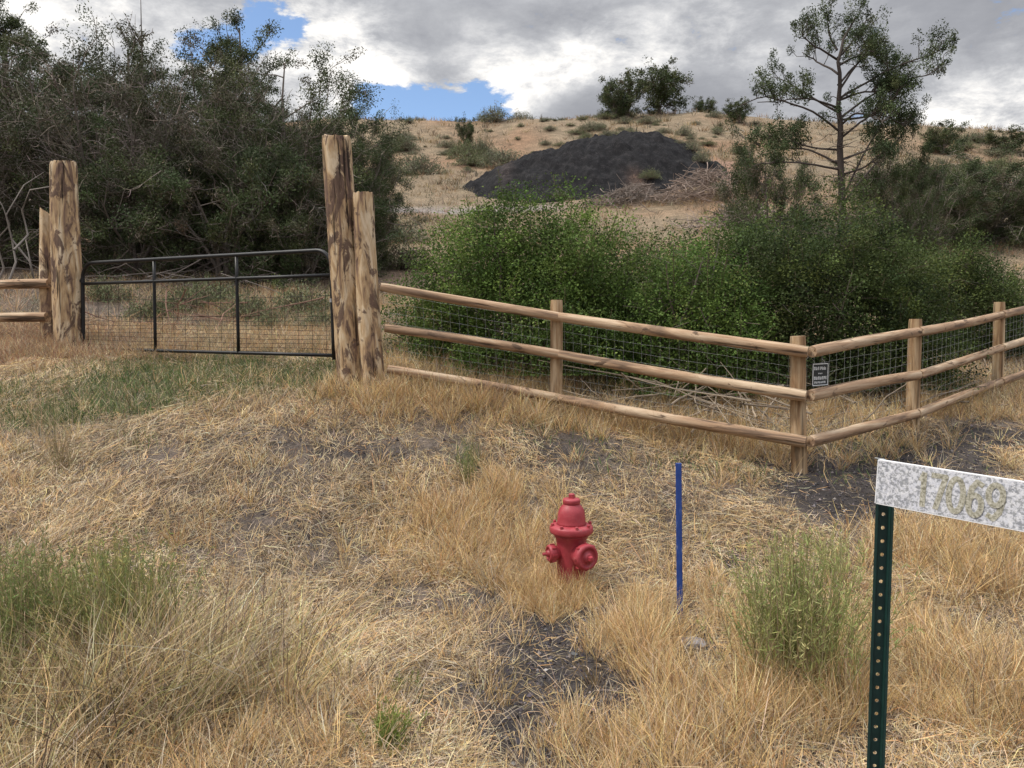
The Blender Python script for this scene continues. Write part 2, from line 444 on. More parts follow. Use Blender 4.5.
c = lerp(c, (.20, .185, .18), np.clip(track * 1.3, 0, .9))
c = lerp(c, (.21, .125, .095), np.clip(far_spot(734, 170, 43, 1.5, 5) * 1.2, 0, .75))
c = lerp(c, (.10, .09, .095), np.clip(far_spot(960, 160, 44, 5, 1.6) * 1.1, 0, .8))
c = lerp(c, (.17, .12, .09), np.clip(far_spot(200, 290, 17, 6, 2.5), 0, .8))
mb = MB()
ny, nx_ = GX.shape
ii = np.arange(ny * nx_).reshape(ny, nx_)
mb.add(np.stack([x, y, GZ.ravel()], -1), np.stack([ii[:-1, :-1], ii[:-1, 1:], ii[1:, 1:], ii[1:, :-1]], -1).reshape(-1, 4), c)
kind(mb.build('ground', MAT['soil'], smooth=True), 'structure')

# ------------------------------------------------------------------ cinder mound
def mound():
    cx, cy = at_x(598, 45), 45.0
    a = np.linspace(-9.5, 9.5, 260); b = np.linspace(-8, 8, 200)
    A, B = np.meshgrid(a, b)
    xx, yy = A + cx, B + cy
    ang = np.arctan2(B, A)
    rad = 1 + .10 * (fbm(np.cos(ang) * 1.6 + 5, np.sin(ang) * 1.6, 12) - .5) * 2
    rx = np.where(A < 0, 8.6, 7.8) * rad; ry = 6.0 * rad
    d = np.sqrt((A / rx) ** 2 + (B / ry) ** 2)
    base = H(xx, yy)
    h = 4.6 * np.clip(1 - d, -.3, 1)
    top = 2.72 + .25 * (fbm(xx / 1.7, yy / 1.7, 8) - .5) - .10 * np.abs(A - .3) ** 1.2 + .05 * A
    k = 7.0
    h = -np.log(np.exp(-k * h) + np.exp(-k * top)) / k
    h = h + (fbm(xx / .8, yy / .8, 15) - .5) * .75 + (fbm(xx / .28, yy / .28, 16, 3) - .5) * .22 + (fbm(ang * 9, d * 1.5, 19, 3) - .5) * .8 * np.clip(d * 2, 0, 1) * np.clip(1.1 - d, 0, 1)
    z = base * 0 + H(xx, yy * 0 + cy - 5) + .62 * (H(xx, yy) - H(xx, yy * 0 + cy - 5)) + h
    z = np.where(d > 1.02, np.minimum(z, base - .3), z)
    col = np.ones((A.size, 3))
    col = lerp(col, (2.6, 2.2, 2.0), np.clip(1.3 * np.exp(-(((A + 5.2) / .35) ** 2 + ((z - base - 1.4) / .9) ** 2)).ravel() * (.4 + fbm(xx * 2, yy * 2, 3).ravel()), 0, 1))
    col = lerp(col, (5.5, 3.8, 2.8), np.clip(1.3 * np.exp(-(((A - 1.3 + .2 * (B + 5)) / .45) ** 2 + ((B + 5.4) / .7) ** 2)).ravel(), 0, .8))
    global mound_z
    mound_z = lambda px, Y: np.array([at_x(px, Y), Y, float(max(z[np.argmin(np.abs(b + cy - Y)), np.argmin(np.abs(a + cx - at_x(px, Y)))], H(at_x(px, Y), Y))) - .05])
    ii = np.arange(A.size).reshape(A.shape)
    mb = MB(); mb.add(np.stack([xx, yy, z], -1).reshape(-1, 3), np.stack([ii[:-1, :-1], ii[:-1, 1:], ii[1:, 1:], ii[1:, :-1]], -1).reshape(-1, 4), col)
    kind(mb.build('cinder_mound', MAT['cinder'], smooth=True), 'structure')
mound()

# ------------------------------------------------------------------ grass
STRAW = np.array([.60, .455, .275]); GOLD = np.array([.57, .395, .185]); ORNG = np.array([.48, .285, .135])
GREY = np.array([.46, .385, .285]); DARK = np.array([.14, .10, .07]); GREEN = np.array([.125, .18, .055]); RUST = np.array([.34, .20, .13])
def pick_cols(n, pal, wts, jit=.13):
    k = R.choice(len(pal), n, p=np.array(wts) / sum(wts))
    c = np.array(pal)[k] * (1 + R.normal(0, jit, (n, 1))) * (1 + R.normal(0, .04, (n, 3)))
    return np.clip(c, .01, .75)
def in_view(x, y, margin=.5):
    return (np.abs(x) < y * .64 + margin + .7)
def upright(mb, bx, by, L, lean, az, droop, w, col, K=4, wave=.0):
    n = len(bx)
    t = np.linspace(0, 1, K)[None, :]
    dx, dy = np.cos(az), np.sin(az)
    hor = L[:, None] * (np.sin(lean)[:, None] * t + droop[:, None] * t * t)
    z = L[:, None] * (np.cos(lean)[:, None] * t - .45 * droop[:, None] * t * t)
    P = np.stack([bx[:, None] + dx[:, None] * hor, by[:, None] + dy[:, None] * hor, np.zeros_like(hor)], -1)
    if wave: P[:, :, :2] += R.normal(0, wave, (n, 1, 2)) * (np.sin(t * PI)[..., None]) * L[:, None, None]
    P[:, :, 2] = np.maximum(H(bx, by)[:, None] - .01 + z, H(P[:, :, 0], P[:, :, 1]) + .004)
    Wd = w[:, None] * np.array([1, .9, .7, .25] if K == 4 else np.linspace(1, .3, K))[None, :]
    a = R.uniform(0, PI, n); side = np.stack([np.cos(a), np.sin(a) * .5, R.normal(0, .25, n)], -1)
    side /= np.linalg.norm(side, axis=1, keepdims=True)
    mb.ribbons(P, Wd, side, col)
def lying(mb, bx, by, L, az, h0, h1, w, col, bend):
    n = len(bx); K = 4
    t = np.linspace(0, 1, K)[None, :]
    a = az[:, None] + bend[:, None] * (t - .5)
    s = L[:, None] * (t - .5)
    X = bx[:, None] + np.cos(a) * s; Y = by[:, None] + np.sin(a) * s
    arch = np.sin(t * PI)
    Z = H(X, Y) + .004 + h0[:, None] * (1 - t) + h1[:, None] * t + arch * (.10 * L)[:, None] * R.uniform(0, 1, (n, 1))
    P = np.stack([X, Y, Z], -1)
    Wd = w[:, None] * np.array([.6, 1, .9, .3])[None, :]
    up = R.normal(0, 1, n); side = np.stack([-np.sin(az), np.cos(az), up * .6], -1)
    side /= np.linalg.norm(side, axis=1, keepdims=True)
    mb.ribbons(P, Wd, side, col)
def scatter(n, y0, y1, fall=1.4):
    """points in the wedge the photo sees, denser near"""
    u = R.uniform(0, 1, n)
    y = y0 * (y1 / y0) ** u if fall == 1 else y0 + (y1 - y0) * u ** fall
    x = R.uniform(-1, 1, n) * (y * .64 + 1.0)
    return x, y
def flow(x, y):
    return (fbm(x * .55 + 3, y * .55, 61, 3) - .5) * 7.0 + (fbm(x * 2, y * 2, 62, 2) - .5) * 2.5

# --- thatch lying flat
mb = MB()
x, y = scatter(420000, 2.3, 11.8, 1.2)
bare = f_bare(x, y); dens = np.clip(.70 - .85 * bare - .25 * f_green(x, y) + (fbm(x * 1.6, y * 1.6, 51) - .5) * 1.7 + (fbm(x * 5, y * 5, 52, 3) - .5) * 1.1, .05, 1)
k = (R.uniform(0, 1, len(x)) < dens)
x, y, bare = x[k], y[k], bare[k]; n = len(x)
gold = np.clip(f_gold(x, y), 0, 1); grey = np.clip(f_grey(x, y), 0, 1); red = np.clip(f_red(x, y), 0, 1)
col = pick_cols(n, [STRAW, GREY, GOLD, DARK, ORNG], [.30, .20, .21, .18, .11], .24)
col = np.where((R.uniform(0, 1, n) < gold * .5)[:, None], pick_cols(n, [GOLD, STRAW, ORNG], [.5, .3, .2], .14), col)
col = np.where((R.uniform(0, 1, n) < grey * .6)[:, None], pick_cols(n, [GREY, DARK, STRAW], [.5, .3, .2], .2), col)
col = np.where((R.uniform(0, 1, n) < red * .7)[:, None], pick_cols(n, [RUST, DARK, ORNG], [.6, .2, .2], .15), col)
col = np.clip(col * (.55 + .9 * fbm(x * 2.4, y * 2.4, 53, 3))[:, None], .01, .78)
az = flow(x, y) + R.normal(0, .85, n)
thick = np.clip((fbm(x * 1.6, y * 1.6, 51) - .35) * 2.2, 0, 1) * np.clip(1 - bare, 0, 1)
h = R.uniform(0, 1, n) ** 1.5 * .09 * thick
L = R.uniform(.04, .21, n) * (.8 + .4 * thick)
lying(mb, x, y, L, az, h, h + R.uniform(-.02, .06, n).clip(0) * thick, R.uniform(.0015, .0036, n) * (1 + .05 * y), col, R.normal(0, .9, n))
kind(mb.build('matted_straw', MAT['grass']), 'stuff')

# --- upright tufts
mb = MB()
def tufts(cx, cy, nb, Lm, spread, lean_m, pal, wts, w=.0031, droop=.35, jit=.22, azb=None):
    n = len(cx); rep = np.repeat(np.arange(n), nb)
    m_ = len(rep)
    a = R.uniform(0, 2 * PI, m_) if azb is None else azb[rep] + R.normal(0, .9, m_)
    r_ = np.abs(R.normal(0, 1, m_)) * np.asarray(spread)[rep]
    bx = cx[rep] + np.cos(a) * r_; by = cy[rep] + np.sin(a) * r_
    L = np.asarray(Lm)[rep] * R.uniform(.45, 1.15, m_)
    lean = np.abs(R.normal(0, 1, m_)) * lean_m + .08
    col = pick_cols(m_, pal, wts, jit) * (1 + R.normal(0, .17, n))[rep][:, None]
    upright(mb, bx, by, L, np.clip(lean, 0, 1.25), a + R.normal(0, .5, m_), np.minimum(np.abs(R.normal(0, droop, m_)), .75), w * R.uniform(.6, 1.3, m_) * (1 + .06 * by), np.clip(col, .01, .8), wave=.05)
# golden upright
x, y = scatter(11500, 2.4, 11.5, 1.25)
g_ = np.clip(f_gold(x, y), 0, 1.3); p = np.clip(g_ * .85 + .06 - f_bare(x, y) * .6 - f_green(x, y) * .3 + (fbm(x * .9, y * .9, 71) - .5) * .9, .01, .9)
k = R.uniform(0, 1, len(x)) < p; x, y, g_ = x[k], y[k], g_[k]
tufts(x, y, 30, .12 + .17 * R.uniform(.3, 1, len(x)) + .06 * g_, np.full(len(x), .045), .42, [GOLD, STRAW, ORNG, GREY, DARK], [.40, .27, .16, .08, .09])
# short straw fuzz everywhere
x, y = scatter(11500, 2.4, 11.8, 1.2)
p = np.clip(.55 - f_bare(x, y) * .75 + (fbm(x * 1.2, y * 1.2, 72) - .5) * 1.2, .03, .9); k = R.uniform(0, 1, len(x)) < p; x, y = x[k], y[k]
tufts(x, y, 15, R.uniform(.08, .20, len(x)), np.full(len(x), .06), .60, [STRAW, GREY, GOLD, DARK], [.36, .26, .15, .23], .003)
# rusty low weeds beside the gate post
c0 = ground_at(55, 352)
x = c0[0] + R.normal(0, .75, 420); y = c0[1] + R.normal(0, .45, 420)
tufts(x, y, 20, R.uniform(.12, .32, len(x)), np.full(len(x), .08), .6, [RUST, GREY, ORNG, STRAW], [.5, .2, .15, .15], .003)
# big fanned bunches at lower left: long blades leaning to the right
c0 = ground_at(95, 745)
n_ = 120; x = c0[0] + R.normal(.02, .34, n_); y = c0[1] + R.normal(.36, .33, n_)
tufts(x, y, 44, R.uniform(.36, .70, n_), np.full(n_, .05), .46, [STRAW, GOLD, GREY, DARK, np.array([.33, .31, .13])], [.29, .15, .14, .25, .17], .0036, .45, .28, azb=R.normal(.35, 1.6, n_))
c0 = ground_at(10, 690)
n_ = 36; x = c0[0] + R.normal(0, .25, n_); y = c0[1] + R.normal(.1, .25, n_)
tufts(x, y, 42, R.uniform(.28, .5, n_), np.full(n_, .05), .4, [STRAW, GREY, DARK, np.array([.31, .31, .13])], [.33, .15, .2, .32], .0034, .4, .28)
# around the hydrant, in front of it and beside the stake
for px, py, n_, Lm, s_ in ((640, 612, 20, .26, .10), (568, 592, 20, .24, .08), (545, 605, 26, .26, .12), (530, 570, 24, .22, .15), (640, 640, 40, .30, .15), (655, 675, 22, .25, .13), (715, 600, 14, .20, .12), (760, 640, 22, .24, .16), (850, 700, 34, .30, .22),
                           (690, 745, 40, .26, .25), (590, 755, 24, .24, .18), (980, 560, 50, .24, .35), (930, 560, 30, .24, .25), (1000, 700, 40, .26, .3), (900, 640, 24, .24, .2), (790, 690, 34, .34, .13), (770, 700, 20, .28, .15), (100, 672, 26, .42, .2), (30, 680, 26, .42, .2), (556, 608, 26, .22, .16), (540, 606, 14, .22, .12), (440, 545, 50, .22, .3), (500, 500, 40, .22, .3)):
    c0 = ground_at(px, py); x = c0[0] + R.normal(0, s_, n_); y = c0[1] + R.normal(0, s_, n_)
    tufts(x, y, 42, Lm * R.uniform(.6, 1.1, n_), np.full(n_, .035), .27, [GOLD, STRAW, ORNG, GREY], [.5, .28, .14, .08], .0022)
# along the fence line and behind it
for px, py, Y in ((400, 388, 0), (470, 402, 0), (540, 414, 0), (620, 425, 0), (700, 440, 0), (760, 455, 0), (870, 445, 0), (960, 415, 0), (1010, 405, 0), (430, 372, 0), (520, 385, 0), (660, 400, 0), (740, 412, 0), (850, 418, 0), (930, 400, 0)):
    c0 = ground_at(px, py); n_ = 34; x = c0[0] + R.normal(0, .38, n_); y = c0[1] + R.normal(0, .22, n_)
    tufts(x, y, 34, R.uniform(.14, .36, n_), np.full(n_, .05), .34, [GOLD, STRAW, ORNG, GREY], [.4, .34, .12, .14], .003)
kind(mb.build('dry_grass', MAT['grass']), 'stuff')

# --- green grass in front of the gate
mb = MB()
x, y = scatter(90000, 7.0, 11.8, 1); 
k = R.uniform(0, 1, len(x)) < np.clip(f_green(x, y) * 1.6 - .04 + (fbm(x * 1.5, y * 1.5, 81) - .5) * .9, 0, 1); x, y = x[k], y[k]; n = len(x)
col = pick_cols(n, [GREEN, np.array([.15, .16, .065]), np.array([.075, .105, .05]), STRAW * .8], [.45, .2, .27, .08], .16)
upright(mb, x, y, R.uniform(.05, .17, n), np.abs(R.normal(.3, .3, n)), R.uniform(0, 6.3, n), np.abs(R.normal(0, .4, n)), R.uniform(.004, .009, n), col)
# thin scatter of green shoots in the straw
x, y = scatter(5200, 2.5, 9, 1.2); k = R.uniform(0, 1, len(x)) < np.clip((fbm(x * .8, y * .8, 83) - .52) * 3, 0, 1) * .6; x, y = x[k], y[k]; n = len(x)
upright(mb, x, y, R.uniform(.04, .12, n), np.abs(R.normal(.3, .3, n)), R.uniform(0, 6.3, n), np.abs(R.normal(0, .4, n)), R.uniform(.0025, .005, n), pick_cols(n, [GREEN * 1.2, np.array([.2, .2, .08])], [.5, .5]))
kind(mb.build('green_grass', MAT['grass']), 'stuff')

# --- grass on the slope behind the fence and on the hill
mb = MB()
def hill_tufts(n0, y0, y1, nb, Ls, w, fall=1.0, thr=.45):
    u = R.uniform(0, 1, n0); yy = y0 * (y1 / y0) ** u; xx = R.uniform(-1, 1, n0) * (yy * .68 + 2)
    k = R.uniform(0, 1, n0) < np.clip((fbm(xx / 3, yy / 3, 91) - .30) * 2.2, .1, 1) * np.where(np.abs(yy - 37.5) < 1.4, np.where((xx < 2) & (xx > -28), .08, 1), 1)
    cx_, cy_ = at_x(598, 45), 45
    k &= (((xx - cx_) / 7.4) ** 2 + ((yy - cy_) / 6) ** 2) > 1
    k &= ~((xx > -13) & (xx < -2.5) & (yy > 14.5) & (yy < 23) & (R.uniform(0, 1, n0) < .6))
    xx, yy = xx[k], yy[k]; rep = np.repeat(np.arange(len(xx)), nb); m_ = len(rep)
    a = R.uniform(0, 2 * PI, m_); r_ = np.abs(R.normal(0, .12, m_)) * (1 + yy[rep] * .01)
    bx, by = xx[rep] + np.cos(a) * r_, yy[rep] + np.sin(a) * r_
    tint = (.95 if y0 < 20 else .58) * pick_cols(len(xx), [STRAW, GOLD * np.array([1.0, .92, .95]), ORNG, GREY, np.array([.20, .19, .12]), RUST], [.30, .14, .08, .22, .17, .09], .24)
    upright(mb, bx, by, Ls * R.uniform(.4, 1.15, m_), np.abs(R.normal(.35, .3, m_)), a, np.abs(R.normal(0, .35, m_)), w * R.uniform(.6, 1.4, m_) * (1 + by * .05), np.clip(tint[rep] * (1 + R.normal(0, .1, (m_, 1))), .01, .75), K=3)
hill_tufts(9500, 9.6, 26, 14, .26, .0035)
hill_tufts(5200, 9.8, 15.5, 26, .24, .0035)
hill_tufts(9000, 24, 48, 10, .34, .006)
hill_tufts(9000, 44, 86, 8, .42, .010)
kind(mb.build('hillside_grass', MAT['grass']), 'stuff')

# --- dry seed stalks standing above the straw
mb = MB()
def stalks(px, py, n_, s_, L0, L1):
    c0 = ground_at(px, py); x = c0[0] + R.normal(0, s_, n_); y = c0[1] + R.normal(0, s_, n_)
    upright(mb, x, y, R.uniform(L0, L1, n_), np.abs(R.normal(.12, .12, n_)), R.uniform(0, 6.3, n_), np.abs(R.normal(.05, .1, n_)), R.uniform(.003, .0045, n_), pick_cols(n_, [STRAW * 1.1, GREY * 1.2], [.7, .3]), K=4, wave=.04)
for q in ((42, 440, 14, .16, .25, .55), (70, 450, 60, .45, .12, .34), (30, 470, 50, .4, .12, .3), (180, 500, 25, .5, .1, .3), (300, 480, 14, .5, .1, .22), (210, 390, 10, .5, .1, .25), (170, 430, 6, .1, .15, .35), (395, 390, 12, .12, .3, .65), (450, 400, 10, .2, .25, .55), (690, 600, 14, .3, .15, .35)):
    stalks(*q)
x, y = scatter(900, 2.6, 9, 1.2); n = len(x)
upright(mb, x, y, R.uniform(.15, .38, n), np.abs(R.normal(.25, .25, n)), R.uniform(0, 6.3, n), np.abs(R.normal(.1, .2, n)), R.uniform(.002, .0035, n), pick_cols(n, [STRAW * 1.15, GREY * 1.25, GOLD], [.5, .3, .2]), wave=.05)
kind(mb.build('grass_stalks', MAT['grass']), 'stuff')

# --- cinder gravel on bare spots
mb = MB()
x, y = scatter(60000, 2.4, 10, 1.2); k = R.uniform(0, 1, len(x)) < np.clip(f_bare(x, y) * 1.3 - .1, .03, .95); x, y = x[k], y[k]; n = len(x)
s_ = R.lognormal(-4.95, .45, n).clip(.003, .02)
oc = np.array([[1, 0, 0], [-1, 0, 0], [0, 1, 0], [0, -1, 0], [0, 0, 1], [0, 0, -1]], float)
of = np.array([[0, 2, 4], [2, 1, 4], [1, 3, 4], [3, 0, 4], [2, 0, 5], [1, 2, 5], [3, 1, 5], [0, 3, 5]])
V = oc[None] * (s_[:, None, None] * R.uniform(.5, 1.3, (n, 6, 1))) + R.normal(0, .15, (n, 6, 3)) * s_[:, None, None]
V += np.stack([x, y, H(x, y) + s_ * .3], -1)[:, None, :]
cc = pick_cols(n, [np.array([.05, .045, .05]), np.array([.10, .09, .095]), np.array([.24, .21, .2])], [.55, .33, .12], .2)
mb.add(V.reshape(-1, 3), (of[None] + 6 * np.arange(n)[:, None, None]).reshape(-1, 3), np.repeat(cc, 6, 0))
kind(mb.build('gravel', MAT['twig']), 'stuff')

# ------------------------------------------------------------------ log posts, rails
def align(o, p0, p1, loc0):
    d = Vector(p1) - Vector(p0)
    o.rotation_mode = 'QUATERNION'; o.rotation_quaternion = d.to_track_quat('Z', 'Y')
    o.location = Vector(p0) - Vector(loc0)
def log_mesh(L, r0, r1, seed, rough=.05, sides=28, K=26, tipround=.0, flat=0, notch=0):
    t = np.linspace(0, 1, K); a = np.linspace(0, 2 * PI, sides, endpoint=False)
    T, A = np.meshgrid(t, a, indexing='ij')
    rr = r0 + (r1 - r0) * T
    nz = fbm(np.cos(A) * 1.2 + 7 + seed, np.sin(A) * 1.2 + T * L * 1.1, seed, 3) - .5
    nz2 = fbm(np.cos(A) * 5 + seed, np.sin(A) * 5 + T * L * .35, seed + 5, 2) - .5
    rr = rr * (1 + rough * 2 * nz + rough * 1.2 * nz2)
    e = np.minimum(T, 1 - T) * L
    rr = rr * np.where(e < .012, .94, 1)
    bx = .02 * L * .25 * np.sin(T * PI) * math.cos(seed); by = .02 * L * .25 * np.sin(T * PI) * math.sin(seed)
    V = np.stack([np.cos(A) * rr + bx, np.sin(A) * rr + by, T * L], -1)
    if notch: V[-1, :, 2] += notch * np.cos(a) + R.normal(0, .006, sides)
    mb = MB(); idx = np.arange(K * sides).reshape(K, sides); nx = np.roll(idx, -1, 1)
    mb.add(V.reshape(-1, 3), np.stack([idx[:-1], nx[:-1], nx[1:], idx[1:]], -1).reshape(-1, 4))
    cz = np.array([[V[0, :, 0].mean(), V[0, :, 1].mean(), 0], [V[-1, :, 0].mean(), V[-1, :, 1].mean(), V[-1, :, 2].mean()]])
    base = mb.n; mb.add(cz, np.zeros((0, 3)))
    mb.f[-1] = np.array([[base, idx[0, (j + 1) % sides], idx[0, j]] for j in range(sides)] + [[base + 1, idx[-1, j], idx[-1, (j + 1) % sides]] for j in range(sides)])
    mb.m[-1] = np.zeros(2 * sides, np.int32)
    return mb
def log_post(name, p0, p1, r0, r1, seed, label, mat='log', rough=.09, notch=0.01):
    p0 = np.array(p0); p1 = np.array(p1); L = np.linalg.norm(p1 - p0)
    o = log_mesh(L, r0, r1, seed, rough, notch=notch, sides=36, K=40).build(name, MAT[mat], smooth=True)
    align(o, p0, p1, (0, 0, 0))
    o.data.set_sharp_from_angle(angle=math.radians(50)) if hasattr(o.data, 'set_sharp_from_angle') else None
    tag(o, label, 'post', 'log posts beside the gate'); return o
Dg_r, Dg_l = 8.62, 10.3
b = at(355, 392, 8.62); log_post('gate_post', b - np.array([0, 0, .15]), at(336.5, 136, 8.55), .165, .150, 3, 'tallest peeled log post, right of the black gate', notch=-.02)
b = at(375, 392, 8.50); log_post('gate_post', b - np.array([0, 0, .15]), at(363, 194, 8.46), .125, .108, 11, 'shorter log post leaning on the tall post where the rail fence starts')
b = at(69, 350, 10.35); log_post('gate_post', b - np.array([0, 0, .2]), at(63.5, 162, 10.3), .185, .155, 23, 'tall blotchy log post left of the gate', notch=.015)
b = at(51, 350, 10.5); log_post('gate_post', b - np.array([0, 0, .2]), at(46, 212, 10.55), .125, .07, 31, 'jagged short log post behind the tall left gate post', notch=.05)

def rail(parent, p0, p1, r0, r1, seed):
    p0 = np.array(p0); p1 = np.array(p1); L = np.linalg.norm(p1 - p0)
    o = log_mesh(L, r0, r1, seed, .05, sides=18, K=22).build('rail', MAT['rail'], parent, smooth=True)
    align(o, p0, p1, parent.location)
    o.data.set_sharp_from_angle(angle=math.radians(50))
    return o
def fpost(parent, px, ytop, ybot, Y, r=.068, seed=1, dxb=0, dxt=0):
    p0 = at(px + dxb, ybot, Y) - np.array([0, 0, .12]); p1 = at(px + dxt, ytop, Y)
    o = log_mesh(np.linalg.norm(p1 - p0), r * 1.03, r, seed, .04, sides=22, K=20).build('post', MAT['post'], parent, smooth=True)
    align(o, p0, p1, parent.location); o.data.set_sharp_from_angle(angle=math.radians(50)); return o
def wire_mesh(parent, top, bot, nv, nh, r=.0011, mat='wire', name='wire_mesh', sag=.006):
    """top, bot: polylines (k,3); grid of wires between them"""
    top = np.array(top); bot = np.array(bot)
    def interp(pl, t):
        seg = np.linalg.norm(np.diff(pl, axis=0), axis=1); cum = np.concatenate([[0], np.cumsum(seg)]) / seg.sum()
        return np.stack([np.interp(t, cum, pl[:, i]) for i in range(3)], -1)
    mb = MB(); loc = np.array(parent.location)
    K = 40; t = np.linspace(0, 1, K); A = interp(top, t); B = interp(bot, t)
    wob = lambda: R.normal(0, sag, 3) * .4
    hs = []
    for s_ in nh:
        P = A * (1 - s_) + B * s_ + np.stack([np.zeros(K), .5 * sag * np.sin(t * 23 + s_ * 9), sag * np.sin(t * 17 + s_ * 40)], -1)
        hs.append(P - loc)
    mb.tubes(np.array(hs), np.full((len(hs), K), r), 4)
    tv = (np.arange(nv) + .5) / nv; A = interp(top, tv); B = interp(bot, tv)
    K2 = 8; q = np.linspace(0, 1, K2)
    P = A[:, None] * (1 - q)[None, :, None] + B[:, None] * q[None, :, None]
    P = P + R.normal(0, .003, (nv, 1, 3)) + np.stack([np.zeros_like(q), np.zeros_like(q), np.zeros_like(q)], -1)
    P[:, :, 0] += sag * .5 * np.sin(q * 9)[None]
    mb.tubes(P - loc, np.full((nv, K2), r), 4)
    return mb.build(name, MAT[mat], parent)

# front fence run
J = [at(808, 352, 7.22), at(806, 396, 7.22), at(806, 442, 7.22)]
M_ = [at(557, 316.5, 8.36), at(557, 354, 8.36), at(557, 398, 8.36)]
Lf = [at(381, 287, 8.40), at(385, 328, 8.40), at(388, 369, 8.40)]
fr = empty('rail_fence', at(557, 408, 8.45))
tag(fr, 'three rail log fence from the gate posts to the corner in front of the bushes', 'fence', 'rail fences')
fpost(fr, 556, 300, 408, 8.46, .066, 41, 0, .5); fpost(fr, 799, 336, 470, 7.36, .070, 42, 1, -1)
for i in range(3):
    rail(fr, Lf[i], M_[i] + (M_[i] - Lf[i]) * .02, .046, .050, 50 + i)
    rail(fr, M_[i] + (J[i] - M_[i]) * .012, J[i] + np.array([.0, 0, 0]), .050, .055, 60 + i)
back = np.array([.0, .075, 0])
topl = [Lf[0] + back, M_[0] + back, J[0] + back]; botl = [Lf[2] + back - np.array([0, 0, .05]), M_[2] + back - np.array([0, 0, .05]), J[2] + back - np.array([0, 0, .05])]
wire_mesh(fr, topl, botl, 46, [.06, .17, .28, .39, .5, .6, .7, .8, .9])
# right fence run
Q2 = [at(918, 332, 8.50), at(918, 375, 8.50), at(916, 414, 8.50)]
Q3 = [at(1001, 315, 10.2), at(1001, 348, 10.2), at(1000, 382, 10.2)]
Q4 = [q + (q - p) * 1.1 for p, q in zip(Q2, Q3)]
fr2 = empty('rail_fence', at(914, 430, 8.6))
tag(fr2, 'log fence receding right from the corner, the small black notice hanging on its wire', 'fence', 'rail fences')
fpost(fr2, 914, 319, 432, 8.62, .068, 43, -1.5, 1.5); fpost(fr2, 998, 302, 398, 10.32, .067, 44, -1.5, 1.5)
e = Q4[0]; o = log_mesh(1.3, .07, .068, 45, .04).build('post', MAT['post'], fr2, smooth=True)
align(o, (e[0] + .05, e[1] + .13, e[2] - 1.12), (e[0] + .05, e[1] + .13, e[2] + .15), fr2.location)
for i in range(3):
    rail(fr2, J[i] + np.array([.045, .03, .0]), Q2[i], .055, .050, 70 + i)
    rail(fr2, Q2[i] + (Q3[i] - Q2[i]) * .01 + np.array([0, -.01, .0]), Q3[i], .051, .049, 80 + i)
    rail(fr2, Q3[i] + (Q4[i] - Q3[i]) * .01 + np.array([0, -.01, .0]), Q4[i] + (Q4[i] - Q3[i]) * .04, .051, .049, 90 + i)
b2 = np.array([-.02, .08, 0])
wire_mesh(fr2, [J[0] + b2, Q2[0] + b2, Q3[0] + b2, Q4[0] + b2], [J[2] + b2, Q2[2] + b2, Q3[2] + b2, Q4[2] + b2], 58, [.06, .17, .28, .39, .5, .6, .7, .8, .9])
# left fence run
fr3 = empty('rail_fence', at(40, 350, 10.45))
tag(fr3, 'rail log fence left of the gate, ending at the jagged short post', 'fence', 'rail fences')
A0 = [at(49, 283.5, 10.40), at(47, 317, 10.40), at(47, 350, 10.40)]; A1 = [at(-190, 287, 10.9), at(-190, 321, 10.9), at(-190, 354, 10.9)]
for i in range(3): rail(fr3, A0[i], A1[i], .062, .058, 100 + i)
o = log_mesh(1.35, .07, .068, 46, .04).build('post', MAT['post'], fr3, smooth=True)
p = at(-150, 330, 11.0); align(o, (p[0], p[1], A1[2][2] - .25), (p[0], p[1], A1[0][2] + .14), fr3.location)

# notice sign on the wire
sg = at(820, 374.5, 7.44); dirv = Q2[0] - J[0]; yaw = math.atan2(dirv[1], dirv[0])
ns = empty('notice_sign', sg, yaw); tag(ns, 'small black notice with white print hung on the fence wire by the corner post', 'sign')
mb = MB(); mb.box((0, 0, 0), (.27, .006, .215), bev=.002); mb.build('panel', MAT['black'], ns)
mb = MB()
for c_, s_ in (((0, -.0045, .099), (.255, .003, .008)), ((0, -.0045, -.099), (.255, .003, .008)), ((-.126, -.0045, 0), (.009, .003, .190)), ((.126, -.0045, 0), (.009, .003, .190))): mb.box(c_, s_)
mb.build('border', MAT['white'], ns)
mb = MB()
for zc, hh, xs in ((.058, .030, [(-.072, .018), (-.048, .02), (-.024, .014), (.006, .02), (.030, .018), (.056, .022)]), (.010, .012, [(-.02, .012), (.0, .014), (.018, .01)]),
                   (-.032, .030, [(-.070, .02), (-.046, .018), (-.022, .018), (.002, .02), (.026, .018), (.050, .02), (.07, .012)]), (-.072, .020, [(-.066, .014), (-.046, .016), (-.026, .012), (-.006, .016), (.014, .014), (.034, .016), (.056, .018)])):
    for xc, ww in xs:
        xc *= 1.35; ww *= 1.35
        k_ = R.integers(0, 3)
        mb.box((xc - ww * .3, -.0045, zc), (ww * .28, .002, hh)); mb.box((xc + ww * .28, -.0045, zc), (ww * .26, .002, hh * (.6 if k_ else 1)))
        mb.box((xc, -.0042, zc + hh * (.36 if k_ != 1 else -.36)), (ww * .8, .002, hh * .24))
mb.build('lettering', MAT['white'], ns)
for sx in (-.085, .085):
    mb = MB(); mb.tubes(np.array([[sx, 0, .10], [sx, .012, .125], [sx * .98, .03, .14]]), np.full(3, .0015), 5); mb.build('wire_tie', MAT['wire'], ns)

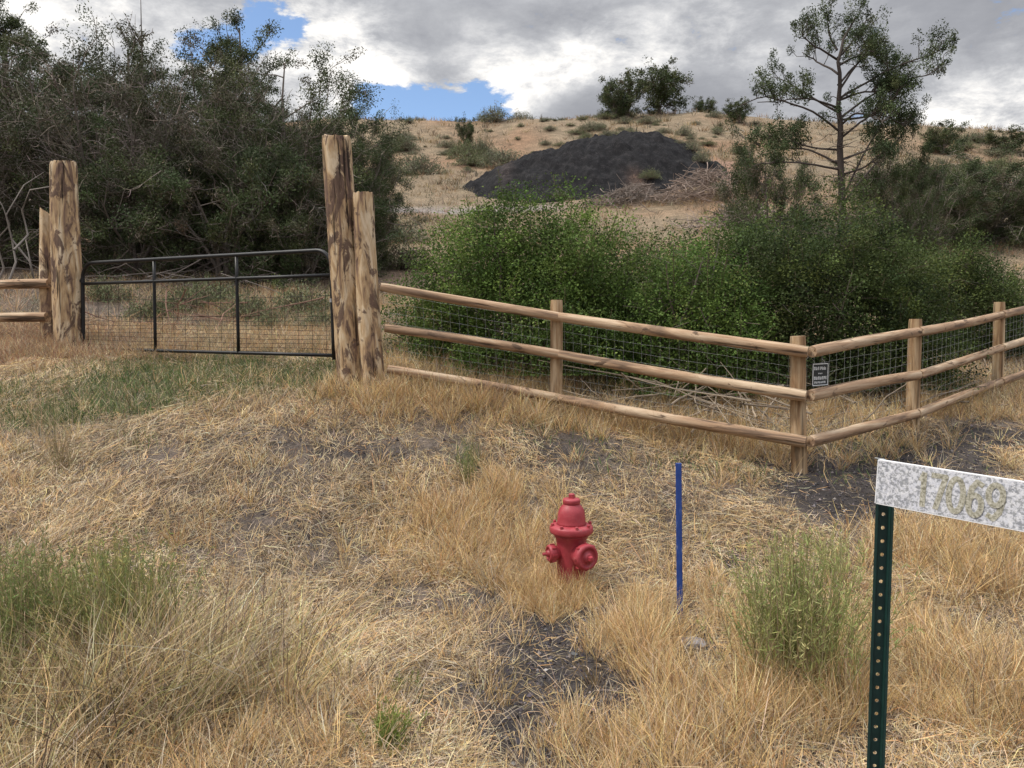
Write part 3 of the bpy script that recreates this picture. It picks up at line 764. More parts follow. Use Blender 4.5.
# ------------------------------------------------------------------ gate
def gate():
    TR, TL = at(331, 252, Dg_r), at(82.5, 262, Dg_l); BR, BL = at(334, 357, Dg_r), at(83.5, 350, Dg_l)
    TL[2] = (TL[2] + TR[2]) / 2 + .0; TR[2] = TL[2] + .005
    g = empty('metal_gate', (BR + BL) / 2); loc = np.array(g.location)
    tag(g, 'black tube ranch gate with wire mesh, closed between the log posts', 'gate')
    ex = (TR - TL); Lg = np.linalg.norm(ex); ex /= Lg
    # frame: right leg, rounded corner, top, rounded corner, left leg
    def corner(c, a, b, r, n=8):
        a = a / np.linalg.norm(a); b = b / np.linalg.norm(b); o = c + a * r + b * r
        return [o - b * r * math.cos(q) - a * r * math.sin(q) for q in np.linspace(0, PI / 2, n)]
    dnR = (BR - TR); dnL = (BL - TL)
    path = [BR - np.array([0, 0, .03])] + corner(TR, dnR, -ex, .19) + corner(TL, ex, dnL, .19) + [BL]
    pts = []
    for q, w in zip(path[:-1], path[1:]):
        k = max(2, int(np.linalg.norm(w - q) / .2)); pts += [q + (w - q) * i / k for i in range(k)]
    pts.append(path[-1]); pts = np.array(pts) - loc
    mb = MB(); mb.tubes(pts, np.full(len(pts), .0235), 12, cap=True); mb.build('frame', MAT['gate'], g, smooth=True)
    def P(u, v): return (TL + (TR - TL) * u) * (1 - v) + (BL + (BR - BL) * u) * v
    def tube(name, a, b, r, mat='gate'):
        mb = MB(); q = np.linspace(0, 1, 5)[:, None]; mb.tubes((a + (b - a) * q) - loc, np.full(5, r), 10, cap=True); return mb.build(name, MAT[mat], g, smooth=True)
    tube('crossbar', P(.004, .235), P(.996, .235), .0195)
    tube('bottom_rail', P(.004, .985), P(.996, .985), .0195)
    for u in (.325, .66): tube('stay', P(u, .02), P(u, .98), .019)
    vs = list(np.linspace(.235, .62, 3)[1:]) + list(np.linspace(.62, .97, 9))
    hs = [P(np.linspace(.01, .99, 20)[:, None], v_) + np.stack([np.zeros(20), np.zeros(20), .006 * np.sin(np.linspace(0, 14, 20) + v_ * 30)], -1) - loc for v_ in vs]
    mb = MB(); mb.tubes(np.array(hs), np.full((len(hs), 20), .0022), 4)
    us = (np.arange(21) + .5) / 21
    vv = np.array([[P(u, v_) - loc for v_ in np.linspace(.235, .98, 6)] for u in us]); mb.tubes(vv, np.full((21, 6), .0026), 4)
    mb.build('wire_mesh', MAT['darkwire'], g)
    mb = MB(); q = P(.998, .47) - loc
    mb.lathe([(.026, -.02), (.026, .02)], 12, c=q); mb.box(q + np.array([.09, .0, 0]), (.15, .02, .03)); mb.build('latch', MAT['steel'], g)
    for v_ in (.2, .85):
        mb = MB(); q = P(.0, v_) - loc; mb.lathe([(.027, -.03), (.027, .03)], 12, c=q); mb.box(q + np.array([-.08, .0, 0]), (.14, .018, .03)); mb.build('hinge', MAT['gate'], g)
gate()

# ------------------------------------------------------------------ fire hydrant
def hydrant():
    b = at(571, 600, 5.3); b[2] = H(b[0], b[1]) - .045
    h = empty('fire_hydrant', b); tag(h, 'faded red fire hydrant standing in dry grass', 'fire hydrant')
    k = .715
    mb = MB()
    mb.lathe([(.125, -.08), (.125, .0), (.125, .02), (.093, .035), (.093, .06), (.095, .20), (.098, .34), (.103, .385), (.116, .41), (.124, .425)], 40)
    mb.build('barrel', MAT['hydrant'], h, smooth=True)
    mb = MB(); mb.lathe([(.128, .424), (.142, .432), (.146, .442), (.146, .468), (.140, .478), (.12, .486), (.10, .490)], 40); mb.build('flange', MAT['hydrant'], h, smooth=True)
    for i in range(8):
        a = i * PI / 4 + .2; mb = MB(); mb.lathe([(.011, -.012), (.011, .012), (.008, .015)], 6, c=(.131 * math.cos(a), .131 * math.sin(a), .484)); mb.build('bolt', MAT['hydrant'], h)
    mb = MB(); mb.lathe([(.102, .486), (.097, .50), (.093, .535), (.090, .565), (.082, .59), (.068, .61), (.060, .618), (.056, .625)], 40)
    bn = mb.build('bonnet', MAT['hydrant'], h, smooth=True)
    mb = MB(); mb.lathe([(.053, .622), (.058, .627), (.059, .652), (.054, .660), (.03, .665)], 32); mb.build('cap_ring', MAT['hydrant'], bn, smooth=True)
    mb = MB(); mb.lathe([(.024, .663), (.022, .690), (.016, .694)], 5); mb.build('operating_nut', MAT['hydrant'], bn)
    def nozzle(name, yaw, r, z, L):
        d = Vector((math.cos(yaw), math.sin(yaw), 0)); q = d.to_track_quat('Z', 'Y').to_matrix(); M = np.array(q)
        c = np.array([0, 0, z])
        mb = MB(); mb.lathe([(r * .72, .05), (r * .72, L * .62), (r * .85, L * .66), (r * .85, L * .72)], 28, M, c); nz = mb.build('nozzle', MAT['hydrant'], h, smooth=True)
        mb = MB(); mb.lathe([(r * .93, L * .70), (r, L * .74), (r, L * .92), (r * .92, L), (r * .70, L * 1.02), (r * .68, L * .965), (r * .40, L * .975), (r * .36, L * 1.05), (r * .30, L * 1.08)], 28, M, c); cp_ = mb.build(name, MAT['hydrant'], h, smooth=True)
        mb = MB(); mb.lathe([(r * .22, L * 1.07), (r * .20, L * 1.07 + .028), (r * .12, L * 1.07 + .03)], 5, M, c); mb.build('cap_nut', MAT['hydrant'], cp_)
        for i in range(8):
            a = i * PI / 4; p0 = np.array([r * .995 * math.cos(a), r * .995 * math.sin(a), L * .83])
            mb = MB(); mb.box(M @ p0 + c, (.012, .012, .03), M); mb.build('lug', MAT['hydrant'], cp_)
    nozzle('pumper_cap', math.radians(-90 + 33), .088, .300, .185)
    nozzle('hose_cap', math.radians(-90 - 72), .058, .300, .165)
    nozzle('hose_cap', math.radians(90 - 10), .058, .300, .165)
    # cap chain
    mb = MB(); t = np.linspace(0, 1, 14)
    P = np.stack([.06 + .06 * t, -.10 - .05 * np.sin(t * PI), .36 - .10 * np.sin(t * PI * .9)], -1); mb.tubes(P, np.full(14, .004), 5); mb.build('chain', MAT['hydrant'], h, smooth=True)
hydrant()

# ------------------------------------------------------------------ blue stake
b = at(680, 622, 4.82); b[2] = H(b[0], b[1]) - .06; tp = at(678.5, 463, 4.80); L = np.linalg.norm(tp - b)
mb = MB(); mb.box((0, 0, L / 2), (.036, .012, L), bev=.003)
s_ = mb.build('marker_stake', MAT['blue']); align(s_, b, tp, (0, 0, 0)); tag(s_, 'thin blue wooden marker stake in the grass right of the hydrant', 'stake')
q = (tp - b) / L; s_.rotation_mode = 'QUATERNION'
zq = Vector(q); xq = Vector((1, -.15, 0)); xq = (xq - zq * xq.dot(zq)).normalized(); yq = zq.cross(xq)
s_.rotation_quaternion = Matrix((xq, yq, zq)).transposed().to_quaternion()

# ------------------------------------------------------------------ address sign and its channel post
def address_sign():
    D = 1.9
    top = at(885.3, 461, D); low = at(874.5, 768, D * 1.0)
    ax = (top - low) / np.linalg.norm(top - low)
    t_ground = (low[2] - H(low[0], low[1])) / ax[2]
    bot = low - ax * (t_ground + .25)
    L = np.linalg.norm(top - bot)
    g = empty('address_sign', bot + ax * .25); loc = np.array(g.location)
    tag(g, 'green perforated steel post carrying a speckled white number board', 'address sign')
    z = Vector(ax); x = Vector((1, -.22, 0)); x = (x - z * x.dot(z)).normalized(); yv = z.cross(x)
    Mx = np.array(Matrix((x, yv, z)).transposed())
    # U channel: web with a row of holes, two flanges, two lips
    w, dpt, th = .020, .020, .0022; pitch = .0330; hr = .0047
    mb = MB(); nseg = int(L / pitch)
    an = np.arange(8) * PI / 4 + PI / 8
    for i in range(nseg):
        z0 = i * pitch; zc = z0 + pitch / 2
        sq = np.array([[math.copysign(min(abs(math.cos(a)) * 9, 1), math.cos(a)) * w / 2, math.copysign(min(abs(math.sin(a)) * 9, 1), math.sin(a)) * pitch / 2] for a in an])
        sq = np.array([[w / 2, .4 * pitch / 2], [.4 * w / 2, pitch / 2], [-.4 * w / 2, pitch / 2], [-w / 2, .4 * pitch / 2], [-w / 2, -.4 * pitch / 2], [-.4 * w / 2, -pitch / 2], [.4 * w / 2, -pitch / 2], [w / 2, -.4 * pitch / 2]])
        ci = np.stack([np.cos(an) * hr, np.sin(an) * hr], -1)
        V = []
        for yy in (0, th):
            V += [[p[0], yy, p[1] + zc] for p in sq] + [[p[0], yy, p[1] + zc] for p in ci]
        f = []
        for j in range(8):
            k = (j + 1) % 8
            f += [[j, k, 8 + k, 8 + j], [16 + k, 16 + j, 24 + j, 24 + k], [8 + j, 8 + k, 24 + k, 24 + j]]
        V += [[sx * w / 2, yy, zc + sz * pitch / 2] for yy in (0, th) for sx, sz in ((1, 1), (-1, 1), (-1, -1), (1, -1))]
        tri = [[0, 32, 1], [2, 33, 3], [4, 34, 5], [6, 35, 7], [16, 17, 36], [18, 19, 37], [20, 21, 38], [22, 23, 39]]
        V = np.array(V) @ Mx.T + bot - loc
        base = mb.n; mb.add(V, f); mb.f.append(np.array(tri) + base); mb.m.append(np.zeros(8, np.int32))
    def strip(xa, ya, xb, yb):
        d = np.array([xb - xa, yb - ya]); ln = np.linalg.norm(d); nrm = np.array([-d[1], d[0]]) / ln * th / 2
        V = [[xa + s * nrm[0], ya + s * nrm[1], zz] for zz in (0, nseg * pitch) for s in (-1, 1)] + [[xb + s * nrm[0], yb + s * nrm[1], zz] for zz in (0, nseg * pitch) for s in (-1, 1)]
        V = np.array(V) @ Mx.T + bot - loc
        mb.add(V, [[0, 4, 6, 2], [1, 3, 7, 5], [0, 1, 5, 4], [2, 6, 7, 3], [0, 2, 3, 1], [4, 5, 7, 6]])
    for s in (-1, 1):
        strip(s * (w / 2 + .0005), .001, s * (w / 2 + .0045), -dpt * .55); strip(s * (w / 2 + .005), -dpt * .55, s * (w / 2 + .0105), -dpt * .55)
    mb.build('channel_post', MAT['greenpost'], g)
    # board: near-horizontal plate, its right end swinging toward the viewer
    A, Bc = at(877.5, 459.5, D - .035), at(877, 503, D - .035)
    A2 = at(1024, 482, (D - .035) * .885); B2 = at(1024, 531, (D - .035) * .885)
    ux = ((A2 + B2) / 2 - (A + Bc) / 2); per = np.linalg.norm(ux); ux /= per
    hz = np.linalg.norm(A - Bc)
    uz = np.array([0, 0, 1.0]); uz -= ux * uz.dot(ux); uz /= np.linalg.norm(uz); uy = np.cross(uz, ux)
    Mb = np.stack([ux, uy, uz], -1)
    Lb = .40; O = (A + Bc) / 2
    bd = MB(); bd.box((0, 0, 0), (Lb, .008, hz), None, bev=.0015)
    bo = bd.build('number_board', MAT['board'], g)
    bo.matrix_local = Matrix.Translation(Vector(O + ux * Lb / 2 - loc)) @ Matrix(Mb.tolist()).to_4x4()
    ed = MB()
    for zz in (-1, 1): ed.box((0, 0, zz * (hz / 2)), (Lb - .004, .0076, .002))
    for xx in (-1, 1): ed.box((xx * (Lb / 2), 0, 0), (.002, .0076, hz))
    ed.build('edge_trim', MAT['boardedge'], bo)
    # numerals 1 7 0 6 9 as flat raised strokes, in font-like polylines
    fm = hz * .70; sw = fm * .16
    G = {'1': [[(.28, .80), (.5, 1), (.5, 0)]],
         '7': [[(.05, 1), (.95, 1), (.38, 0)]],
         '0': [[(.5 + .42 * math.cos(q), .5 + .5 * math.sin(q)) for q in np.linspace(0, 2 * PI, 25)]],
         '6': [[(.85, .93), (.55, 1.0), (.25, .8), (.1, .45), (.12, .25)], [(.5 + .4 * math.cos(q), .3 + .3 * math.sin(q)) for q in np.linspace(0, 2 * PI, 21)]],
         '9': [[(.15, .07), (.45, 0), (.75, .2), (.9, .55), (.88, .75)], [(.5 + .4 * math.cos(q), .7 + .3 * math.sin(q)) for q in np.linspace(0, 2 * PI, 21)]]}
    # where the digits stand along the board (measured on the photograph)
    def u_of(px):
        lo, hi = 0, 1.0
        for _ in range(40):
            mid = (lo + hi) / 2; p = O + ux * mid - np.array([0, 0, EYE])
            cx = p[0] / (p[1] * cp - p[2] * sp) * F + 512
            if cx < px: lo = mid
            else: hi = mid
        return lo
    for chh, pa, pb in (('1', 918, 930), ('7', 932, 946), ('0', 948, 965), ('6', 968, 984), ('9', 987, 1005)):
        ua, ub = u_of(pa), u_of(pb)
        nb_ = MB()
        for li, st in enumerate(G[chh]):
            st = np.array(st); X = ua + (ub - ua) * st[:, 0] - Lb / 2; Z = (st[:, 1] - .5) * fm
            for i in range(len(st) - 1):
                a = np.array([X[i], Z[i]]); b_ = np.array([X[i + 1], Z[i + 1]]); d = b_ - a; ln = np.linalg.norm(d)
                if ln < 1e-5: continue
                d /= ln; nn = np.array([-d[1], d[0]]); a = a - d * sw * .3; b_ = b_ + d * sw * .3
                yb = -.0046 - .00003 * (i + 26 * li)
                q = [a + nn * sw / 2, a - nn * sw / 2, b_ - nn * sw / 2, b_ + nn * sw / 2]
                V = [[p[0], yb, p[1]] for p in q]
                nb_.add(V, [[0, 1, 2, 3]])
        nb_.build('numeral', MAT['numeral'], bo)
    Mr = np.array([[1, 0, 0], [0, 0, 1], [0, -1, 0]], float)
    for zz, mt in ((hz * .32, 'black'), (-hz * .30, 'redscrew')):
        sc = MB(); sc.lathe([(.0036, .004), (.0036, .0056), (.002, .0064)], 10, Mr, (-Lb / 2 + .013, 0, zz)); sc.build('screw', MAT[mt], bo)
    # a bent scrap of wire at the post head
    mb = MB(); P = np.array([top + np.array([.008, -.02, -.012]), top + np.array([.0, -.02, .0]), top + np.array([-.012, -.015, .006]), top + np.array([-.03, -.01, .009])]) - loc
    mb.tubes(P, np.array([.003, .003, .0025, .0015]), 6, cap=True); mb.build('wire_scrap', MAT['wire'], g)
address_sign()

# ------------------------------------------------------------------ plants
JUN = [np.array([.074, .096, .040]), np.array([.055, .074, .034]), np.array([.098, .113, .046]), np.array([.105, .095, .06])]
def juniper(seed, h, r, nst=6, nsec=9, nter=5, nleaf=60, leaf=.06, twiggy=.4, crown0=.12, lean=.5, wood=(.19, .16, .14), pal=JUN, wts=(.4, .33, .17, .10), clump=.20, spire=.0, dead=.25):
    """returns wood mesh builder and crown mesh builder, at origin"""
    global R
    keep = R; R = np.random.default_rng(seed)
    wb, cb = MB(), MB()
    K = 7; t = np.linspace(0, 1, K)
    tips = []; sec_all = []; sec_r = []
    for s in range(nst):
        a = s / nst * 2 * PI + R.normal(0, .3); rr = r * R.uniform(.35, .95) * lean; hh = h * R.uniform(.7, 1.0) * (1 - .35 * (rr / r))
        if s == 0: rr *= .15; hh = h
        P = np.stack([np.cos(a) * rr * t ** 1.2, np.sin(a) * rr * t ** 1.2, hh * t ** .95], -1) + np.cumsum(R.normal(0, .05 * r / 2, (K, 3)), 0) * t[:, None] * np.array([1, 1, .3])
        P[0] = [R.normal(0, .06), R.normal(0, .06), -.1]
        wb.tubes(P, (.085 * h / 5) * (1 - .82 * t), 7, np.array(wood))
        for q in range(nsec):
            u = crown0 + (1 - crown0) * (q + R.uniform(0, 1)) / nsec
            i = min(int(u * (K - 1)), K - 2); fr_ = u * (K - 1) - i; p0 = P[i] * (1 - fr_) + P[i + 1] * fr_
            b = a + R.normal(0, 1.1) if s else R.uniform(0, 2 * PI)
            hmax = math.sqrt(max(.04, 1 - (abs(p0[2] / h - .42) / .62) ** 2))
            Ls = max(.25, r * hmax * R.uniform(.55, 1.1) - .55 * math.hypot(p0[0], p0[1]))
            el = R.normal(.45, .35) - .3 * (u < .3)
            d = np.array([math.cos(b) * math.cos(el), math.sin(b) * math.cos(el), math.sin(el)])
            S = p0 + d * Ls * t[:, None] + np.stack([np.zeros(K), np.zeros(K), .18 * Ls * t ** 2], -1) + np.cumsum(R.normal(0, .045 * Ls, (K, 3)), 0)
            S[0] = p0
            sec_all.append(S); sec_r.append(.028 * h / 5 * (1 - .8 * t) * (.6 + .6 * (1 - u)))
            for w in range(nter):
                uu = R.uniform(.3, 1.0); i2 = min(int(uu * (K - 1)), K - 2); p1 = S[i2] + (S[i2 + 1] - S[i2]) * (uu * (K - 1) - i2)
                d2 = d + R.normal(0, .75, 3); d2[2] += .25; d2 /= np.linalg.norm(d2); L2 = Ls * R.uniform(.18, .45)
                tips.append((p1, d2, L2))
    wb.tubes(np.array(sec_all), np.array(sec_r), 5, np.array(wood) * 1.1)
    T0 = np.array([q[0] for q in tips]); D = np.array([q[1] for q in tips]); LL = np.array([q[2] for q in tips]); n = len(tips)
    t4 = np.linspace(0, 1, 4)
    P = T0[:, None] + D[:, None] * LL[:, None, None] * t4[None, :, None] + np.cumsum(R.normal(0, .05, (n, 4, 3)), 1) * LL[:, None, None]
    P[:, 0] = T0
    wb.tubes(P, np.full((n, 1), .008) * np.array([1, .8, .6, .3])[None], 3, pick_cols(n, [np.array(wood), np.array(wood) * 1.35], [.6, .4], .15))
    # bare grey twigs
    nt_ = int(n * 5 * twiggy)
    if nt_:
        low = np.where(T0[:, 2] < .8 * h)[0]; k = low[R.integers(0, len(low), nt_)]; o0 = P[k, R.integers(1, 4, nt_)]
        d3 = D[k] + R.normal(0, .9, (nt_, 3)); d3 /= np.linalg.norm(d3, axis=1, keepdims=True); l3 = R.uniform(.12, .36, nt_) * (r / 2)
        Q = o0[:, None] + d3[:, None] * l3[:, None, None] * t4[None, :, None] + np.cumsum(R.normal(0, .09, (nt_, 4, 3)), 1) * l3[:, None, None]
        Q[:, 0] = o0
        wb.tubes(Q, np.full((nt_, 1), .0055) * np.array([1, .8, .6, .35])[None], 3, pick_cols(nt_, [np.array(wood) * 1.2, np.array(wood) * 1.8, np.array([.13, .105, .09])], [.45, .2, .35], .18))
    alive = R.uniform(0, 1, n) > dead
    k = np.repeat(np.where(alive)[0], nleaf); m_ = len(k)
    u = R.uniform(.35, 1.1, m_)
    c0 = T0[k] + D[k] * (LL[k] * u)[:, None] + ball(R, m_) * (clump * R.uniform(.5, 1.15, n))[k][:, None] * np.array([1, 1, .85])
    tint = pick_cols(n, pal, wts, .14)
    cb.leaves(c0, leaf * R.uniform(.6, 1.3, m_), np.clip(tint[k] * (1 + R.normal(0, .15, (m_, 1))), .008, .5), .42, up=.5)
    R = keep
    return wb, cb
def plant_thing(name, wb, cb, loc, label, cat, group=None, rz=0, sc=1, woodname='trunk', leafmat='needle', crown='crown'):
    o = empty(name, loc, rz); o.scale = (sc, sc, sc) if not hasattr(sc, '__len__') else sc
    wb.build(woodname, MAT['twig'], o, smooth=True)
    if cb is not None: cb.build(crown, MAT[leafmat], o)
    return tag(o, label, cat, group)
def place(px, Y, dz=-.05):
    X = at_x(px, Y); return np.array([X, Y, float(H(X, Y)) + dz])
def recopy(src, loc, rz, sc, label, group=None):
    o = copy_tree(src); o.location = Vector(loc); o.rotation_euler = (0, 0, rz); o.scale = (sc, sc, sc) if not hasattr(sc, '__len__') else sc
    o['label'] = label
    if group: o['group'] = group
    return o

# the juniper thicket behind the gate
TG = 'junipers crowded behind the gate'
jA = plant_thing('juniper_tree', *juniper(101, 4.35, 2.25, 8, 11, 7, 150, .052, .30, .03, .7, dead=.15, clump=.24), place(285, 17.5), 'broad dense juniper rising behind the right half of the gate', 'tree', TG)
jB = plant_thing('juniper_tree', *juniper(102, 4.1, 2.2, 8, 11, 7, 120, .05, .75, .03, .7, wood=(.22, .188, .165), dead=.3, clump=.24, pal=[np.array([.088, .086, .052]), np.array([.060, .075, .035]), np.array([.11, .098, .068]), np.array([.085, .10, .042])]), place(195, 17.0), 'grey twiggy half bare juniper behind the middle of the gate', 'tree', TG)
jC = plant_thing('juniper_tree', *juniper(103, 5.5, 1.3, 5, 13, 6, 120, .052, .12, .08, .4, dead=.03, clump=.20), place(245, 19.5), 'tall pointed juniper topping the thicket behind the gate', 'tree', TG)
jD = plant_thing('juniper_tree', *juniper(104, 2.6, 1.9, 7, 9, 7, 130, .05, .3, .02, .8, dead=.1, clump=.22), place(225, 15.6), 'low dark juniper mound just behind the gate centre', 'tree', TG)
recopy(jA, place(340, 18.6), 2.1, (.74, .74, .76), 'juniper at the right edge of the thicket above the tallest log post', TG)
recopy(jB, place(110, 16.6), 1.3, (1.05, 1.05, .98), 'bare grey juniper behind the tall left gate post', TG)
recopy(jA, place(20, 17.8), 4.0, (1.1, 1.1, 1.03), 'wide juniper at the left edge of the photo', TG)
recopy(jA, place(362, 17.9), 3.0, (.50, .50, .70), 'small rounded juniper closing the thicket right of the tallest log post', TG)
recopy(jC, place(10, 19.8), 2.2, (1.1, 1.1, 1.10), 'tall open juniper in the top left corner of the photo', TG)
recopy(jC, place(140, 20), 3.3, (1.2, 1.2, .90), 'dark juniper crown below the leafless snag', TG)
recopy(jB, place(255, 16.4), 3.9, (.85, .85, .82), 'twiggy juniper between the gate centre and the tallest post', TG)
recopy(jD, place(310, 16.2), 2.0, (.9, .9, .95), 'low juniper mound behind the right end of the gate', TG)
recopy(jD, place(140, 15.8), 4.0, (1.0, 1.0, .85), 'low juniper mound behind the left end of the gate', TG)
recopy(jB, place(-40, 15.5), 5.0, (1.0, 1.0, .95), 'twiggy juniper cut off by the left edge of the photo', TG)
recopy(jC, place(72, 21.5), .8, (1.1, 1.1, .82), 'small juniper top showing above the tall left post', TG)
recopy(jA, place(300, 21.5), 5.2, (.75, .75, .82), 'juniper behind the thicket on its right shoulder', TG)
# leafless snag
mb = MB(); t = np.linspace(0, 1, 7); loc = place(143, 19.0)
top = at(143, 2, 19.0) - loc
wbl = [np.outer(t, top) + np.cumsum(R.normal(0, .04, (7, 3)), 0)]; rads = [.07 * (1 - .9 * t)]
for i in range(26):
    u = R.uniform(.55, .97); p0 = wbl[0][int(u * 6)]; a = R.uniform(0, 6.28); L_ = R.uniform(.3, .95) * (1.25 - u) * 2
    wbl.append(p0 + np.outer(t, [math.cos(a) * L_ * .7, math.sin(a) * L_ * .7, L_ * .7]) + np.cumsum(R.normal(0, .03, (7, 3)), 0)); rads.append(.018 * (1 - .8 * t))
mb.tubes(np.array(wbl), np.array(rads), 6, np.array([.13, .11, .10]))
o = empty('dead_tree', loc); mb.build('trunk', MAT['twig'], o, smooth=True); tag(o, 'leafless snag poking above the thicket against the sky', 'dead tree')
# pale dead branches left of the tall left post
mb = MB(); loc = place(12, 13.2); PL, RL = [], []
for pts in ([(2, 300), (16, 262), (12, 240), (6, 215), (24, 185), (44, 172)], [(14, 250), (28, 235), (22, 210), (30, 190), (60, 185), (70, 180)], [(-10, 300), (4, 268), (-4, 240), (10, 225), (2, 205), (-8, 190)], [(12, 240), (30, 262), (34, 280), (26, 240), (40, 228), (52, 232)]):
    PL.append(np.array([at(a, b, 13.2 + R.normal(0, .25)) for a, b in pts]) - loc); RL.append(np.array([.019, .017, .014, .011, .008, .004]))
mb.tubes(np.array(PL), np.array(RL), 7, np.array([.21, .185, .165])); o = empty('dead_branches', loc); mb.build('branch', MAT['twig'], o, smooth=True); tag(o, 'pale bare branches at the left edge above the rail fence', 'dead branches')

# ---- leafy bushes behind the fence
def bush(seed, rx, ry, rz_, nclump, nleaf, leaf, pal, wts, shoots=40, ragged=.22):
    global R
    keep = R; R = np.random.default_rng(seed); wb, cb = MB(), MB()
    d = R.normal(size=(nclump, 3)); d[:, 2] = np.abs(d[:, 2]) * 1.0 - .12; d /= np.linalg.norm(d, axis=1, keepdims=True)
    lob = 1 + ragged * (fbm(np.arctan2(d[:, 1], d[:, 0]) * 1.6 + 9, d[:, 2] * 3, seed, 3) - .5) * 2
    rad = R.uniform(.30, 1.0, nclump) ** .55 * lob
    C = d * rad[:, None] * np.array([rx, ry, rz_]); C[:, 2] += .12
    k = np.repeat(np.arange(nclump), nleaf); m_ = len(k)
    off = ball(R, m_) * np.array([.25, .25, .21]) * R.uniform(.6, 1.3, nclump)[k][:, None]
    tint = pick_cols(nclump, pal, wts, .15)
    bright = np.clip(fbm(C[:, 0] * 1.2 + 50, C[:, 2] * 1.2 + C[:, 1], seed + 3, 3), 0, 1)
    tint = tint * (.75 + .5 * bright)[:, None]
    P = C[k] + off; P[:, 2] = np.maximum(P[:, 2], .04)
    cb.leaves(P, leaf * R.uniform(.6, 1.35, m_), np.clip(tint[k] * (1 + R.normal(0, .13, (m_, 1))), .006, .5), .62, up=.25, flat=.9)
    # new shoots standing out of the top, leaves strung along them
    sp_, sl = [], []
    for i in range(shoots):
        q = C[R.integers(0, nclump)]
        if rad[0] is None: continue
        cand = np.where((rad > .8) & (d[:, 2] > .15))[0]; j = cand[R.integers(0, len(cand))]; q = C[j]; t = np.linspace(0, 1, 5)
        v = d[j] * .5 + np.array([0, 0, 1]) + R.normal(0, .25, 3); v /= np.linalg.norm(v); L_ = R.uniform(.15, .42)
        S = q + np.outer(t, v * L_); sp_.append(S)
        nn = int(28 * L_ / .3); uu = R.uniform(0, 1, nn); sl.append((q + np.outer(uu, v * L_) + R.normal(0, .03, (nn, 3)), np.repeat(tint[j][None] * 1.15, nn, 0)))
    wb.tubes(np.array(sp_), np.full((len(sp_), 5), .004), 3, np.array([.12, .10, .06]))
    cb.leaves(np.concatenate([q[0] for q in sl]), leaf * .9, np.concatenate([q[1] for q in sl]), .62, .6, .9)
    # stems
    ns = 60; t = np.linspace(0, 1, 6); j = R.integers(0, nclump, ns)
    b0 = np.stack([C[j, 0] * .45 + R.normal(0, .2, ns), C[j, 1] * .45 + R.normal(0, .2, ns), np.full(ns, -.1)], -1)
    S = b0[:, None] * (1 - t)[None, :, None] + C[j][:, None] * t[None, :, None] + np.cumsum(R.normal(0, .03, (ns, 6, 3)), 1); S[:, 0] = b0
    wb.tubes(S, np.linspace(.022, .006, 6)[None] * R.uniform(.6, 1.2, (ns, 1)), 5, pick_cols(ns, [np.array([.16, .13, .11]), np.array([.11, .09, .07])], [.5, .5]))
    nt_ = 500; j = R.integers(0, nclump, nt_); v = R.normal(0, 1, (nt_, 3)); v[:, 2] = np.abs(v[:, 2]) * .6
    S = C[j][:, None] * .92 + v[:, None] * .22 * np.linspace(-.5, .6, 4)[None, :, None] + np.cumsum(R.normal(0, .015, (nt_, 4, 3)), 1)
    S[:, :, 2] = np.maximum(S[:, :, 2], .02)
    wb.tubes(S, np.full((nt_, 4), .004), 3, pick_cols(nt_, [np.array([.18, .15, .13]), np.array([.12, .10, .08])], [.5, .5]))
    R = keep
    return wb, cb
BG = 'leafy bushes behind the rail fence'
PG1 = [np.array([.098, .152, .038]), np.array([.070, .112, .030]), np.array([.145, .205, .050]), np.array([.045, .07, .025])]
PG2 = [np.array([.080, .110, .036]), np.array([.058, .082, .030]), np.array([.125, .158, .048]), np.array([.034, .048, .024])]
plant_thing('oak_bush', *bush(201, 1.72, 1.25, 2.14, 1300, 115, .034, PG1, [.4, .25, .27, .08], 80), place(527, 10.15), 'bright green rounded bush behind the left fence run', 'bush', BG, woodname='stems', leafmat='leaf', crown='foliage')
plant_thing('oak_bush', *bush(202, 1.0, .85, 1.78, 520, 110, .034, PG1, [.45, .25, .25, .05], 30), place(690, 9.7), 'smaller light green bush between the two big ones', 'bush', BG, woodname='stems', leafmat='leaf', crown='foliage')
plant_thing('oak_bush', *bush(203, 1.95, 1.3, 2.26, 1550, 115, .034, PG2, [.42, .33, .15, .1], 60), place(812, 10.5), 'large dark green bush behind the fence corner', 'bush', BG, woodname='stems', leafmat='leaf', crown='foliage')
plant_thing('oak_bush', *bush(204, 1.3, .9, 1.75, 850, 105, .035, PG2, [.45, .25, .22, .08], 50), place(957, 13.1), 'dark green bush behind the right fence run', 'bush', BG, woodname='stems', leafmat='leaf', crown='foliage')
plant_thing('oak_bush', *bush(205, 1.3, .8, 1.75, 620, 95, .036, PG2, [.4, .3, .2, .1], 36), place(660, 11.3), 'dim bush filling the gap behind the two green bushes', 'bush', BG, woodname='stems', leafmat='leaf', crown='foliage')

